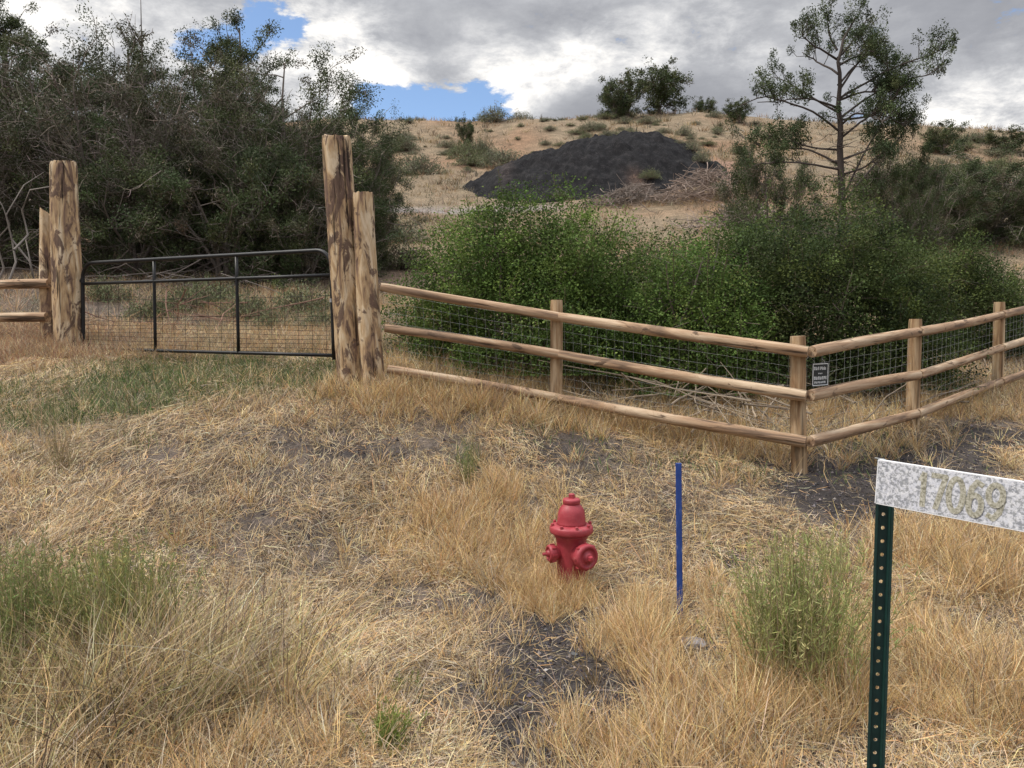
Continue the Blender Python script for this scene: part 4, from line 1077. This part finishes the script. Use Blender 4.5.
# ---- the open juniper on the right, limb by limb
def open_tree():
    Y0 = 20.0; loc = place(841, Y0); wb, cb = MB(), MB()
    rng = np.random.default_rng(5)
    def line(pts, r0, r1, dy=0, K=12):
        n = len(pts); yy = Y0 + np.linspace(0, dy, n) + rng.normal(0, .12, n) * np.linspace(0, 1, n)
        Q = np.array([at(a, b, q) for (a, b), q in zip(pts, yy)]) - loc
        s = np.linspace(0, n - 1, K); i = np.minimum(s.astype(int), n - 2); f = (s - i)[:, None]
        P = Q[i] * (1 - f) + Q[i + 1] * f; P[1:-1] = (P[:-2] + 2 * P[1:-1] + P[2:]) / 4
        P += np.cumsum(rng.normal(0, .036, (K, 3)), 0) * np.linspace(0, 1, K)[:, None]
        wb.tubes(P, np.linspace(r0, r1, K), 7, np.array([.075, .062, .055])); return P
    trunk = line([(842, 262), (842, 215), (841, 180), (837, 150), (840, 122), (836, 100), (839, 76), (833, 50), (841, 28), (847, 8)], .10, .022, 0, 18)
    L = [([(840, 132), (815, 112), (790, 100), (768, 90), (748, 98)], -1.2, 7), ([(838, 112), (815, 100), (795, 86), (772, 74)], .8, 5), ([(838, 60), (822, 50), (806, 42), (802, 30)], -.6, 5),
         ([(837, 50), (828, 34), (826, 16)], .5, 4), ([(838, 58), (856, 40), (868, 24), (872, 12)], .9, 5), ([(840, 98), (865, 82), (890, 66), (915, 56), (936, 44)], -1.0, 8),
         ([(840, 118), (870, 94), (900, 82), (926, 78), (946, 64)], 1.2, 8), ([(841, 138), (865, 120), (890, 108), (908, 92)], -.8, 6), ([(841, 150), (815, 148), (790, 140), (768, 142)], .7, 7), ([(841, 160), (868, 150), (892, 142), (905, 148)], 1.0, 6),
         ([(841, 170), (812, 164), (782, 160), (756, 158)], -1.1, 8), ([(838, 85), (852, 70), (872, 58), (884, 48)], .6, 5), ([(838, 74), (822, 62), (806, 56)], .9, 4),
         ([(841, 125), (856, 112), (874, 118), (884, 130)], -1.3, 5), ([(841, 175), (866, 168), (884, 160), (896, 168)], -.9, 6), ([(838, 92), (860, 58), (878, 40)], -.7, 5), ([(842, 200), (860, 160), (880, 125), (888, 90), (886, 58)], .9, 16), ([(842, 205), (872, 165), (900, 135), (905, 110)], 1.4, 12), ([(841, 165), (812, 150), (785, 150), (760, 150)], .8, 9), ([(838, 108), (815, 98), (790, 92), (752, 92)], -.4, 6), ([(840, 100), (862, 92), (884, 92), (900, 96)], -.5, 12), ([(840, 120), (866, 116), (886, 112), (902, 124)], .5, 12), ([(838, 66), (856, 56), (880, 52), (896, 62)], .2, 10)]
    cl = []
    for pts, dy, nc in L:
        P = line(pts, .030, .009, dy)
        for i in range(int(nc * 1.7)):
            u = rng.uniform(.36 if pts[0][1] < 135 else .45, 1.0); p = P[min(int(u * 11), 11)]
            v = (P[-1] - P[0]) / np.linalg.norm(P[-1] - P[0]) * .5 + rng.normal(0, .6, 3); v[2] = abs(v[2]) * .7 + .35; v /= np.linalg.norm(v); q = p + v * rng.uniform(.18, .62)
            mid = (p + q) / 2 + rng.normal(0, .05, 3)
            wb.tubes(np.array([p, mid, q]), np.array([.011, .008, .004]), 4, np.array([.09, .075, .065])); cl.append(q)
            if rng.uniform() < .55:
                q2 = mid + rng.normal(0, .16, 3) + [0, 0, .12]; wb.tubes(np.array([mid, (mid + q2) / 2, q2]), np.array([.007, .005, .003]), 4, np.array([.09, .075, .065])); cl.append(q2)
    for i in range(8): cl.append(trunk[-2] + rng.normal(0, 1, 3) * np.array([.22, .25, .22]))
    for i in range(12):
        j = rng.integers(8, 17); p = trunk[j]; v = rng.normal(0, 1, 3); v[2] *= .4; v /= np.linalg.norm(v); q = p + v * rng.uniform(.2, .7); wb.tubes(np.array([p, (p + q) / 2 + [0, 0, .04], q]), np.array([.012, .009, .004]), 4, np.array([.09, .075, .065])); cl.append(q)
    for i in range(36):   # bare lower twigs
        j = rng.integers(2, 8); p = trunk[j]; v = rng.normal(0, 1, 3); v[2] = rng.normal(0, .3); v /= np.linalg.norm(v); q = p + v * rng.uniform(.3, 1.0); t = np.linspace(0, 1, 6)[:, None]
        wb.tubes(p + (q - p) * t + np.cumsum(rng.normal(0, .03, (6, 3)), 0), np.linspace(.014, .004, 6), 4, np.array([.15, .125, .11]))
    cl = np.array(cl); n = len(cl); nl = 92; k = np.repeat(np.arange(n), nl)
    sz = rng.uniform(.065, .125, n)
    P = cl[k] + ball(rng, n * nl) * (1.75 * sz[k])[:, None] * np.array([.9, .9, 1.15])
    tint = pick_cols(n, [np.array([.070, .092, .040]), np.array([.050, .070, .032]), np.array([.10, .122, .05])], [.45, .35, .2], .15)
    cb.leaves(P, .058 * rng.uniform(.6, 1.3, n * nl), np.clip(tint[k] * (1 + rng.normal(0, .15, (n * nl, 1))), .008, .5), .42, .5)
    return plant_thing('juniper_tree', wb, cb, loc, 'tall open juniper with bare lower trunk standing behind the dark bush', 'tree')
open_tree()
RG = 'junipers and scrub on the right slope'
recopy(jD, place(985, 26.5), 1.2, (1.15, 1.15, .95), 'dense dark juniper mound at the right edge above the dry grass strip', RG)
recopy(jD, place(930, 25.5), 3.9, (1.0, 1.0, .8), 'lower dark juniper mound left of the dense one on the right slope', RG)
recopy(jD, place(765, 23.0), 1.0, (.85, .85, 1.25), 'dark scrub juniper left of the open juniper trunk', RG)
recopy(jD, place(892, 22.0), 2.4, (.75, .75, 1.25), 'slim second juniper close right of the open juniper trunk', RG)
recopy(jB, place(800, 20.5), .4, (.58, .58, .36), 'low grey twiggy scrub at the foot of the open juniper', RG)
recopy(jD, place(958, 27), 2.8, (1.25, 1.1, .92), 'wide dark juniper mound on the right slope', RG)
recopy(jD, place(1035, 27), 4.8, (1.3, 1.1, .95), 'dark juniper mound cut by the right edge of the photo', RG)
recopy(jD, place(895, 31), 5.4, (1.1, 1.1, .8), 'low juniper mound between the open juniper and the right slope', RG)
recopy(jB, place(835, 24.5), 5.0, (.75, .75, .36), 'low bare scrub behind the open juniper', RG)
# crest trees
CG = 'small junipers along the hill crest'
jE = plant_thing('juniper_tree', *juniper(105, 3.2, 2.0, 7, 9, 5, 34, .16, .1, .06, .7, dead=.0, clump=.38), place(625, 67), 'left of two joined dark junipers on the crest above the cinder mound', 'tree', CG)
recopy(jE, place(656, 69), 2.0, (1.2, 1.2, 1.12), 'right of two joined dark junipers on the crest above the cinder mound', CG)
recopy(jE, place(702, 71), 1.1, (.5, .5, .48), 'lone small juniper right of the crest pair', CG)
recopy(jE, place(612, 66), 4.1, (.6, .6, .7), 'low juniper at the left foot of the crest pair', CG)
recopy(jE, place(465, 58), 3.0, (.36, .36, .62), 'narrow dark sapling alone on the hillside left of the cinder mound', CG)
recopy(jE, place(995, 58), 3.7, (.8, .8, .45), 'low dark juniper on the crest at far right', CG)
recopy(jE, place(936, 56), 5.0, (.7, .7, .62), 'juniper bush on the crest right of the open juniper', CG)
recopy(jE, place(735, 62), .5, (.5, .5, .5), 'small juniper on the crest left of the open juniper', CG)

# sagebrush over the hill
def sage(seed, pal, n=150):
    global R
    keep = R; R = np.random.default_rng(seed); wb, cb = MB(), MB()
    d = R.normal(size=(n, 3)); d[:, 2] = np.abs(d[:, 2]); d /= np.linalg.norm(d, axis=1, keepdims=True)
    C = d * R.uniform(.5, 1, n)[:, None] ** .5 * np.array([.6, .6, .55]) * (1 + .25 * R.normal(size=(n, 1)))
    C[:, 2] = np.abs(C[:, 2])
    k = np.repeat(np.arange(n), 14); P = C[k] + R.normal(0, .06, (len(k), 3)); P[:, 2] = np.abs(P[:, 2])
    tint = pick_cols(n, pal, np.ones(len(pal)), .14)
    cb.leaves(P, .07 * R.uniform(.6, 1.4, len(k)), np.clip(tint[k] * (1 + R.normal(0, .14, (len(k), 1))), .01, .5), .3, 1.2)
    t = np.linspace(0, 1, 4); S = np.zeros((n, 1, 3)) + C[:, None] * t[None, :, None] * .95; S += R.normal(0, .02, S.shape); S[:, 0] = [0, 0, -.05]
    wb.tubes(S, np.full((n, 4), .007), 3, np.array([.15, .12, .10])); R = keep
    return wb, cb
SGn = 'sagebrush dotted over the dry hillside'
SP = [np.array([.17, .18, .115]), np.array([.13, .145, .085]), np.array([.21, .20, .13])]
s1 = plant_thing('sagebrush', *sage(301, SP), place(420, 48), 'wide grey green sagebrush on the hillside above the gravel track', 'shrub', SGn, sc=(2.6, 1.8, 1.9), woodname='stems', crown='foliage')
s2 = plant_thing('sagebrush', *sage(302, [np.array([.15, .17, .085]), np.array([.18, .185, .10]), np.array([.12, .14, .07])]), place(190, 12.8), 'grey green sagebrush seen through the gate left of centre', 'shrub', 'sagebrush behind the gate', sc=(.8, .8, .75), woodname='stems', crown='foliage')
recopy(s2, place(248, 12.4), 2, (.75, .75, .7), 'grey green sagebrush seen through the gate right of centre', 'sagebrush behind the gate')
recopy(s2, place(305, 13.0), 4, (.9, .9, .8), 'sagebrush behind the right end of the gate', 'sagebrush behind the gate')
recopy(s2, place(110, 13.2), 5, (.7, .7, .6), 'sagebrush behind the left end of the gate', 'sagebrush behind the gate')
for px_, Y_, q_, rz_ in ((150, 12.2, .6, 1), (215, 13.4, .8, 3), (272, 11.7, .55, 5), (318, 11.9, .6, 2)):
    recopy(s2, place(px_, Y_), rz_, (q_, q_, q_ * .9), 'low sagebrush tuft in the dry grass behind the gate', 'sagebrush behind the gate')
recopy(s2, place(400, 19), 1, (1.3, 1.3, .9), 'sagebrush on the slope right of the log posts', SGn)
recopy(s1, place(398, 25), 3, (1.6, 1.4, 1.1), 'sagebrush below the gravel track right of the log posts', SGn)
recopy(s1, mound_z(697, 43.0), 2.5, (.9, .8, 1.0), 'sagebrush growing on the right shoulder of the cinder mound', SGn)
for px_, Y_, q_ in ((548, 47.5, .55), (575, 47.0, .45), (604, 46.8, .6), (633, 47, .5), (655, 46.5, .7), (676, 45, .6), (528, 46, .5), (688, 44.2, .8)):
    recopy(s1, mound_z(px_, Y_), px_, (q_ * 1.3, q_, q_ * .9), 'low brush along the top edge of the cinder mound', SGn)
recopy(s2, mound_z(648, 40.2), .5, (1.0, .8, .8), 'green shrub at the front foot of the cinder mound', SGn)
recopy(s1, mound_z(560, 39.4), 4.5, (1.1, .8, .7), 'sagebrush at the left foot of the cinder mound', SGn)
hs = np.random.default_rng(17); cnt = 0
spotsh = [(430, 60), (448, 62), (490, 64), (515, 60), (530, 55), (545, 62), (405, 58), (570, 63), (500, 52), (580, 66), (410, 66), (478, 68), (535, 69), (555, 68), (690, 56), (715, 58), (670, 60), (740, 50), (760, 56), (690, 50), (905, 48), (935, 50), (965, 48), (985, 54), (1010, 50), (920, 58), (950, 60), (1015, 58), (395, 52), (445, 54), (470, 50), (640, 62), (590, 61), (425, 70), (505, 70), (520, 72), (680, 71), (725, 70)]
spotsh += [(hs.uniform(385, 760), hs.uniform(44, 74)) for _ in range(120)] + [(hs.uniform(890, 1040), hs.uniform(34, 62)) for _ in range(46)]
spotsh = [q for q in spotsh if ((at_x(q[0], q[1]) - at_x(598, 45)) / 8.8) ** 2 + ((q[1] - 45) / 6.6) ** 2 > 1]
for px, Y in spotsh:
    p = place(px + hs.normal(0, 5), Y + hs.normal(0, 1)); q = min(1.7, .28 + hs.exponential(.42))
    recopy(s1 if hs.uniform() < .6 else s2, p, hs.uniform(0, 6.3), (q * hs.uniform(.9, 1.8), q * hs.uniform(.9, 1.3), q * hs.uniform(.6, 1.2)), 'sagebrush clump dotted on the dry hillside ' + ('left' if px < 800 else 'right') + ' of the open juniper', SGn)

# ---- rabbitbrush and weeds in the foreground
def stem_plant(seed, n, h, spread, pal, leaf=.03, nleaf=16, dry=.3, lo=.25, w=.0022, base=.04):
    global R
    keep = R; R = np.random.default_rng(seed); wb, cb = MB(), MB()
    K = 6; t = np.linspace(0, 1, K); a = R.uniform(0, 6.28, n); lean = np.abs(R.normal(0, 1, n)) * spread; L = h * R.uniform(.55, 1.08, n)
    hor = (np.sin(lean) * L)[:, None] * t ** 1.25; z = (np.cos(lean) * L)[:, None] * t
    P = np.stack([np.cos(a)[:, None] * hor, np.sin(a)[:, None] * hor, z], -1) + np.cumsum(R.normal(0, .008, (n, K, 3)), 1); P[:, 0] = np.zeros((n, 3))
    P += np.stack([R.normal(0, base, n), R.normal(0, base, n), np.full(n, -.02)], -1)[:, None]
    wb.tubes(P, w * np.linspace(1, .45, K)[None] * np.ones((n, 1)), 3, pick_cols(n, [np.array([.24, .24, .09]), np.array([.30, .24, .14])], [1 - dry, dry], .15))
    k = np.repeat(np.arange(n), nleaf); m_ = len(k); u = R.uniform(lo, 1, m_) ; s = u * (K - 1); i = np.minimum(s.astype(int), K - 2); f = (s - i)[:, None]
    C = P[k, i] * (1 - f) + P[k, i + 1] * f + R.normal(0, .006, (m_, 3)); T = P[k, i + 1] - P[k, i]; T /= np.linalg.norm(T, axis=1, keepdims=True) + 1e-9
    D = T * .9 + R.normal(0, .55, (m_, 3)); D /= np.linalg.norm(D, axis=1, keepdims=True); LL = leaf * R.uniform(.6, 1.4, m_)
    col = np.clip(pick_cols(n, pal, np.ones(len(pal)), .14)[k] * (1 + R.normal(0, .14, (m_, 1))), .01, .6)
    tt = np.array([0, .5, 1.0]); Q = C[:, None] + D[:, None] * LL[:, None, None] * tt[None, :, None]
    sd = np.cross(D, R.normal(0, 1, (m_, 3))); sd /= np.linalg.norm(sd, axis=1, keepdims=True) + 1e-9
    cb.ribbons(Q, np.array([.0018, .0042, .001])[None] * np.ones((m_, 1)) * (leaf / .03), sd, col); R = keep
    return wb, cb
RB = [np.array([.31, .345, .12]), np.array([.24, .28, .10]), np.array([.40, .39, .17])]
def gplace(px, py): p = ground_at(px, py); return p
plant_thing('rabbitbrush', *stem_plant(401, 330, .74, .34, RB, .034, 18, .5, .36, .0024, .12), gplace(797, 690), 'yellow green rabbitbrush between the blue stake and the green sign post', 'shrub', woodname='stems', leafmat='leaf', crown='foliage')
plant_thing('rabbitbrush', *stem_plant(402, 330, .70, .34, [np.array([.18, .22, .08]), np.array([.25, .27, .10]), np.array([.38, .33, .13])], .034, 18, .5, .42, .0024, .14), gplace(118, 672), 'green stemmed rabbitbrush with yellowish tips in the tall bunch grass', 'shrub', woodname='stems', leafmat='leaf', crown='foliage')
plant_thing('rabbitbrush', *stem_plant(403, 310, .70, .34, [np.array([.17, .21, .075]), np.array([.23, .25, .10])], .034, 18, .5, .40, .0024, .14), gplace(30, 672), 'dull green rabbitbrush at the left edge in the bunch grass', 'shrub', woodname='stems', leafmat='leaf', crown='foliage')
plant_thing('rabbitbrush', *stem_plant(404, 34, .42, .3, RB, .032, 18, .5, .4), gplace(830, 590), 'thin yellow green rabbitbrush behind the bigger one by the sign post', 'shrub', woodname='stems', leafmat='leaf', crown='foliage')
plant_thing('weed', *stem_plant(405, 40, .20, .4, [np.array([.20, .25, .06]), np.array([.15, .2, .05])], .03, 22, .1, .2), gplace(388, 752), 'small lime green weed at the bottom edge of the photo', 'weed', woodname='stems', leafmat='leaf', crown='foliage')
plant_thing('weed', *stem_plant(406, 22, .40, .22, [np.array([.14, .18, .06]), np.array([.2, .2, .08])], .03, 18, .4, .2), gplace(468, 482), 'thin upright green weed in the straw left of the hydrant', 'weed', woodname='stems', leafmat='leaf', crown='foliage')
plant_thing('weed', *stem_plant(407, 16, .14, .5, [np.array([.16, .19, .06])], .028, 16, .2, .1), gplace(405, 700), 'small green weed just above the lime green one', 'weed', woodname='stems', leafmat='leaf', crown='foliage')
plant_thing('weed', *stem_plant(408, 70, .46, .5, [np.array([.34, .28, .19]), np.array([.28, .22, .15])], .02, 10, .9, .3, .0026), gplace(62, 470), 'dry grey brown weed with many thin stems at the left edge', 'weed', woodname='stems', leafmat='leaf', crown='foliage')
plant_thing('weed', *stem_plant(409, 12, .55, .16, [np.array([.46, .37, .25])], .02, 12, 1, .5, .003), gplace(40, 436), 'bleached dry stalks standing tallest below the left gate post', 'weed', woodname='stems', leafmat='leaf', crown='foliage')

# ---- brush piles, fallen branches
def brush_pile(seed, px, Y, wx, h, n, label, tone):
    rr = np.random.default_rng(seed); loc = place(px, Y); mb = MB()
    x = rr.normal(0, wx * .42, n); hh = h * np.exp(-(x / (wx * .6)) ** 2); zc = rr.uniform(0, 1, n) * hh; y = rr.normal(0, wx * .28, n)
    a = rr.uniform(0, 6.28, n); el = rr.normal(.1, .35, n); L = rr.uniform(.5, 1.6, n)
    d = np.stack([np.cos(a) * np.cos(el), np.sin(a) * np.cos(el), np.sin(el)], -1); t = np.linspace(-.5, .5, 6)
    P = np.stack([x, y, zc], -1)[:, None] + d[:, None] * L[:, None, None] * t[None, :, None] + np.cumsum(rr.normal(0, .035, (n, 6, 3)), 1)
    wz = H(P[..., 0] + loc[0], P[..., 1] + loc[1]) - loc[2]; P[..., 2] = np.maximum(P[..., 2] + (wz - 0) * .8, wz + .02)
    mb.tubes(P, rr.uniform(.008, .028, (n, 1)) * np.linspace(1, .4, 6)[None], 4, np.clip(np.array(tone)[None] * rr.uniform(.6, 1.5, (n, 1)), 0, .6))
    return tag(mb.build('brush_pile', MAT['twig'], loc=Vector(loc)), label, 'brush pile', 'brush piles by the cinder mound')
brush_pile(1, 703, 36, 3.2, 1.25, 520, 'larger grey brown heap of dead branches right of the cinder mound', (.22, .17, .14))
brush_pile(2, 630, 37, 2.2, .9, 320, 'lower heap of dead branches in front of the cinder mound', (.17, .14, .12))
brush_pile(3, 745, 30, 2.4, .8, 260, 'scattered dead branches below the scrub juniper', (.21, .17, .15))
def litter(px, Y, n, wx, label, tone, seed):
    rr = np.random.default_rng(seed); loc = place(px, Y, 0); mb = MB()
    x = rr.normal(0, wx, n); y = rr.normal(0, wx * .35, n); a = rr.uniform(0, 6.28, n); L = rr.uniform(.4, 1.5, n); t = np.linspace(-.5, .5, 6)
    X = x[:, None] + np.cos(a)[:, None] * L[:, None] * t + np.cumsum(rr.normal(0, .03, (n, 6)), 1); Y_ = y[:, None] + np.sin(a)[:, None] * L[:, None] * t
    Z = H(X + loc[0], Y_ + loc[1]) - loc[2] + .03 + rr.uniform(0, .35, (n, 1)) * (1 + 2 * t[None] * rr.normal(0, .6, (n, 1)))
    mb.tubes(np.stack([X, Y_, np.maximum(Z, Z * 0 + H(X + loc[0], Y_ + loc[1]) - loc[2] + .01)], -1), rr.uniform(.004, .013, (n, 1)) * np.linspace(1, .4, 6)[None], 5, np.clip(np.array(tone)[None] * rr.uniform(.6, 1.5, (n, 1)), 0, .6))
    return tag(mb.build('fallen_branches', MAT['twig'], loc=Vector(loc)), label, 'branches', 'fallen branches')
litter(180, 14.8, 90, 1.9, 'grey fallen branches under the thicket seen over the gate', (.16, .135, .12), 1)
litter(205, 11.9, 26, .6, 'reddish dead twigs on the ground seen through the gate', (.20, .12, .09), 2)
litter(720, 8.6, 60, .5, 'bleached dead twigs under the green bushes behind the fence', (.26, .21, .16), 3)
litter(860, 9.4, 30, .7, 'dead twigs under the dark bush behind the fence corner', (.16, .13, .10), 4)

# ---- stones
def stone(px, py, s, seed, label):
    import bmesh
    rr = np.random.default_rng(seed); bm = bmesh.new(); bmesh.ops.create_icosphere(bm, subdivisions=2, radius=1)
    for v in bm.verts:
        k = 1 + .35 * (float(fbm(v.co.x * 1.5 + seed, v.co.y * 1.5 + v.co.z * 2, seed)) - .5) * 2; v.co = Vector((v.co.x * s * 1.3 * k, v.co.y * s * k, v.co.z * s * .7 * k))
    mb = MB(); mb.bm(bm); p = ground_at(px, py); o = mb.build('stone', MAT['stone'], loc=Vector(p + [0, 0, s * .15])); o.rotation_euler = (0, 0, seed)
    tag(o, label, 'stone', 'stones in the grass')
stone(693, 646, .055, 3, 'pale stone at the foot of the blue stake')
stone(122, 613, .06, 5, 'grey stone among the rabbitbrush in the bunch grass')
stone(305, 698, .02, 8, 'small pale stone in the straw at lower left')

# ------------------------------------------------------------------ world, sun, camera
wd = bpy.data.worlds.new('World'); SC.world = wd; wd.use_nodes = True; nt = wd.node_tree
for n_ in list(nt.nodes): nt.nodes.remove(n_)
SUN_EL, SUN_AZ = math.radians(56), math.radians(-98)      # azimuth from +Y toward +X
sky = nt.nodes.new('ShaderNodeTexSky'); sky.sky_type = 'NISHITA'; sky.sun_disc = False
sky.sun_elevation = SUN_EL; sky.sun_rotation = SUN_AZ; sky.altitude = 1700; sky.ozone_density = 1.4
tc = nt.nodes.new('ShaderNodeTexCoord'); dirn = tc.outputs['Generated']
vn = nt.nodes.new('ShaderNodeVectorMath'); vn.operation = 'NORMALIZE'; nt.links.new(dirn, vn.inputs[0]); dv = vn.outputs[0]
sep = nt.nodes.new('ShaderNodeSeparateXYZ'); nt.links.new(dv, sep.inputs[0])
def blobs(lst):
    acc = None
    for px, py, rad, amt, *el in lst:
        # elongated blobs are written as several round ones
        d = ray(px, py); d = d / np.linalg.norm(d); s2 = (rad / F) ** 2
        vm = nt.nodes.new('ShaderNodeVectorMath'); vm.operation = 'DOT_PRODUCT'; nt.links.new(dv, vm.inputs[0]); vm.inputs[1].default_value = d
        e = math_(nt, 'EXPONENT', math_(nt, 'MULTIPLY', math_(nt, 'SUBTRACT', vm.outputs['Value'], 1.0), 1.0 / s2))
        acc = math_(nt, 'MULTIPLY_ADD', e, amt, acc if acc is not None else 0.0)
    return acc
mp = nt.nodes.new('ShaderNodeMapping'); mp.inputs['Scale'].default_value = (1, 1, 2.1); nt.links.new(dv, mp.inputs['Vector'])
nA = noise(nt, mp.outputs[0], 6.5, 10, .62, .3); nB = noise(nt, mp.outputs[0], 14, 10, .66, .2); nC = noise(nt, mp.outputs[0], 2.6, 6, .5, .2)
gap = blobs([(440, 112, 31, -.74), (398, 108, 24, -.62), (481, 106, 20, -.62), (364, 100, 16, -.4), (430, 62, 26, .5), (470, 60, 22, .4), (268, 27, 18, -.5), (240, 40, 14, -.3), (402, 57, 9, -.30), (392, 30, 30, .25), (372, 60, 14, .3), (195, 48, 16, -.45), (215, 52, 13, -.35), (178, 50, 12, -.3), (300, 25, 8, -.3), (85, 60, 10, -.2)])
cov = math_(nt, 'ADD', math_(nt, 'ADD', gap, .70), math_(nt, 'MULTIPLY', math_(nt, 'SUBTRACT', nB, .5), 2.0))
covr = nt.nodes.new('ShaderNodeMapRange'); covr.interpolation_type = 'SMOOTHSTEP'; nt.links.new(cov, covr.inputs[0])
covr.inputs[1].default_value = .22; covr.inputs[2].default_value = .46
lum = blobs([(515, 84, 24, .60), (640, 76, 22, .2), (575, 66, 18, .25), (502, 105, 16, .4), (330, 52, 40, .42), (290, 45, 26, .3), (380, 62, 30, .35), (45, 12, 40, .40), (110, 10, 40, .25), (600, 68, 30, .36), (560, 80, 20, .2), (650, 58, 30, .28), (725, 62, 28, .22), (210, 60, 22, .3), (960, 112, 40, .38), (1010, 118, 34, .42), (900, 128, 30, .25), (480, 62, 24, .2), (370, 80, 24, .35),
             (985, 70, 60, -.22), (900, 50, 50, -.10), (560, 10, 70, -.12), (430, 25, 50, -.10), (560, 112, 26, -.26), (610, 108, 30, -.34), (660, 106, 30, -.34), (710, 106, 30, -.28), (385, 30, 30, -.2), (170, 25, 40, -.08), (100, 40, 30, -.12)])
lum = math_(nt, 'MULTIPLY', lum, math_(nt, 'MULTIPLY_ADD', math_(nt, 'SUBTRACT', nB, .5), 3.2, .92))
lv = math_(nt, 'ADD', math_(nt, 'ADD', lum, .45), math_(nt, 'MULTIPLY', math_(nt, 'SUBTRACT', nA, .5), .75))
lv = math_(nt, 'ADD', lv, math_(nt, 'MULTIPLY', math_(nt, 'SUBTRACT', nC, .5), .35))
lv = math_(nt, 'ADD', lv, math_(nt, 'MULTIPLY', math_(nt, 'SUBTRACT', nB, .5), 1.05))
rl = ramp(nt, [(.0, (.33, .34, .375)), (.28, (.41, .42, .455)), (.5, (.54, .55, .58)), (.74, (.80, .80, .81)), (1.0, (1.15, 1.12, 1.08))]); nt.links.new(lv, rl.inputs[0])
# cloud deck is brighter overhead, where the sun stands behind it
zen = nt.nodes.new('ShaderNodeMapRange'); nt.links.new(sep.outputs[2], zen.inputs[0])
zen.inputs[1].default_value = .36; zen.inputs[2].default_value = .85; zen.inputs[3].default_value = .74; zen.inputs[4].default_value = 3.0
BG_STR = .10
cl = mixc(nt, rl.outputs[0], (0, 0, 0), 0.0)
vs = nt.nodes.new('ShaderNodeVectorMath'); vs.operation = 'SCALE'; nt.links.new(cl, vs.inputs[0]); nt.links.new(math_(nt, 'MULTIPLY', zen.outputs[0], 1.0 / BG_STR), vs.inputs['Scale'])
skc = nt.nodes.new('ShaderNodeVectorMath'); skc.operation = 'SCALE'; nt.links.new(sky.outputs[0], skc.inputs[0]); skc.inputs['Scale'].default_value = 1.5
out = mixc(nt, skc.outputs[0], vs.outputs[0], covr.outputs[0])
bg = nt.nodes.new('ShaderNodeBackground'); bg.inputs['Strength'].default_value = BG_STR; nt.links.new(out, bg.inputs[0])
ow = nt.nodes.new('ShaderNodeOutputWorld'); nt.links.new(bg.outputs[0], ow.inputs[0])

sd = Vector((math.sin(SUN_AZ) * math.cos(SUN_EL), math.cos(SUN_AZ) * math.cos(SUN_EL), math.sin(SUN_EL)))
sl = bpy.data.lights.new('sun', 'SUN'); sl.energy = 2.5; sl.angle = math.radians(9); sl.color = (1, .94, .83)
so = bpy.data.objects.new('sun', sl); COL.objects.link(so); so.rotation_euler = sd.to_track_quat('Z', 'Y').to_euler(); so.location = sd * 60

cam = bpy.data.cameras.new('camera'); co = bpy.data.objects.new('camera', cam); COL.objects.link(co)
cam.sensor_width = 36; cam.lens = 36 * F / W; cam.clip_start = .05; cam.clip_end = 2000
co.location = (0, 0, EYE); co.rotation_euler = (PI / 2 - PITCH, 0, 0)
SC.camera = co
SC.view_settings.view_transform = 'Standard'; SC.view_settings.look = 'None'; SC.view_settings.exposure = .36; SC.view_settings.gamma = 1
SC.render.engine = 'CYCLES'; SC.cycles.max_bounces = 6; SC.cycles.diffuse_bounces = 3; SC.cycles.transmission_bounces = 4; SC.cycles.transparent_max_bounces = 6
SC.cycles.use_denoising = True
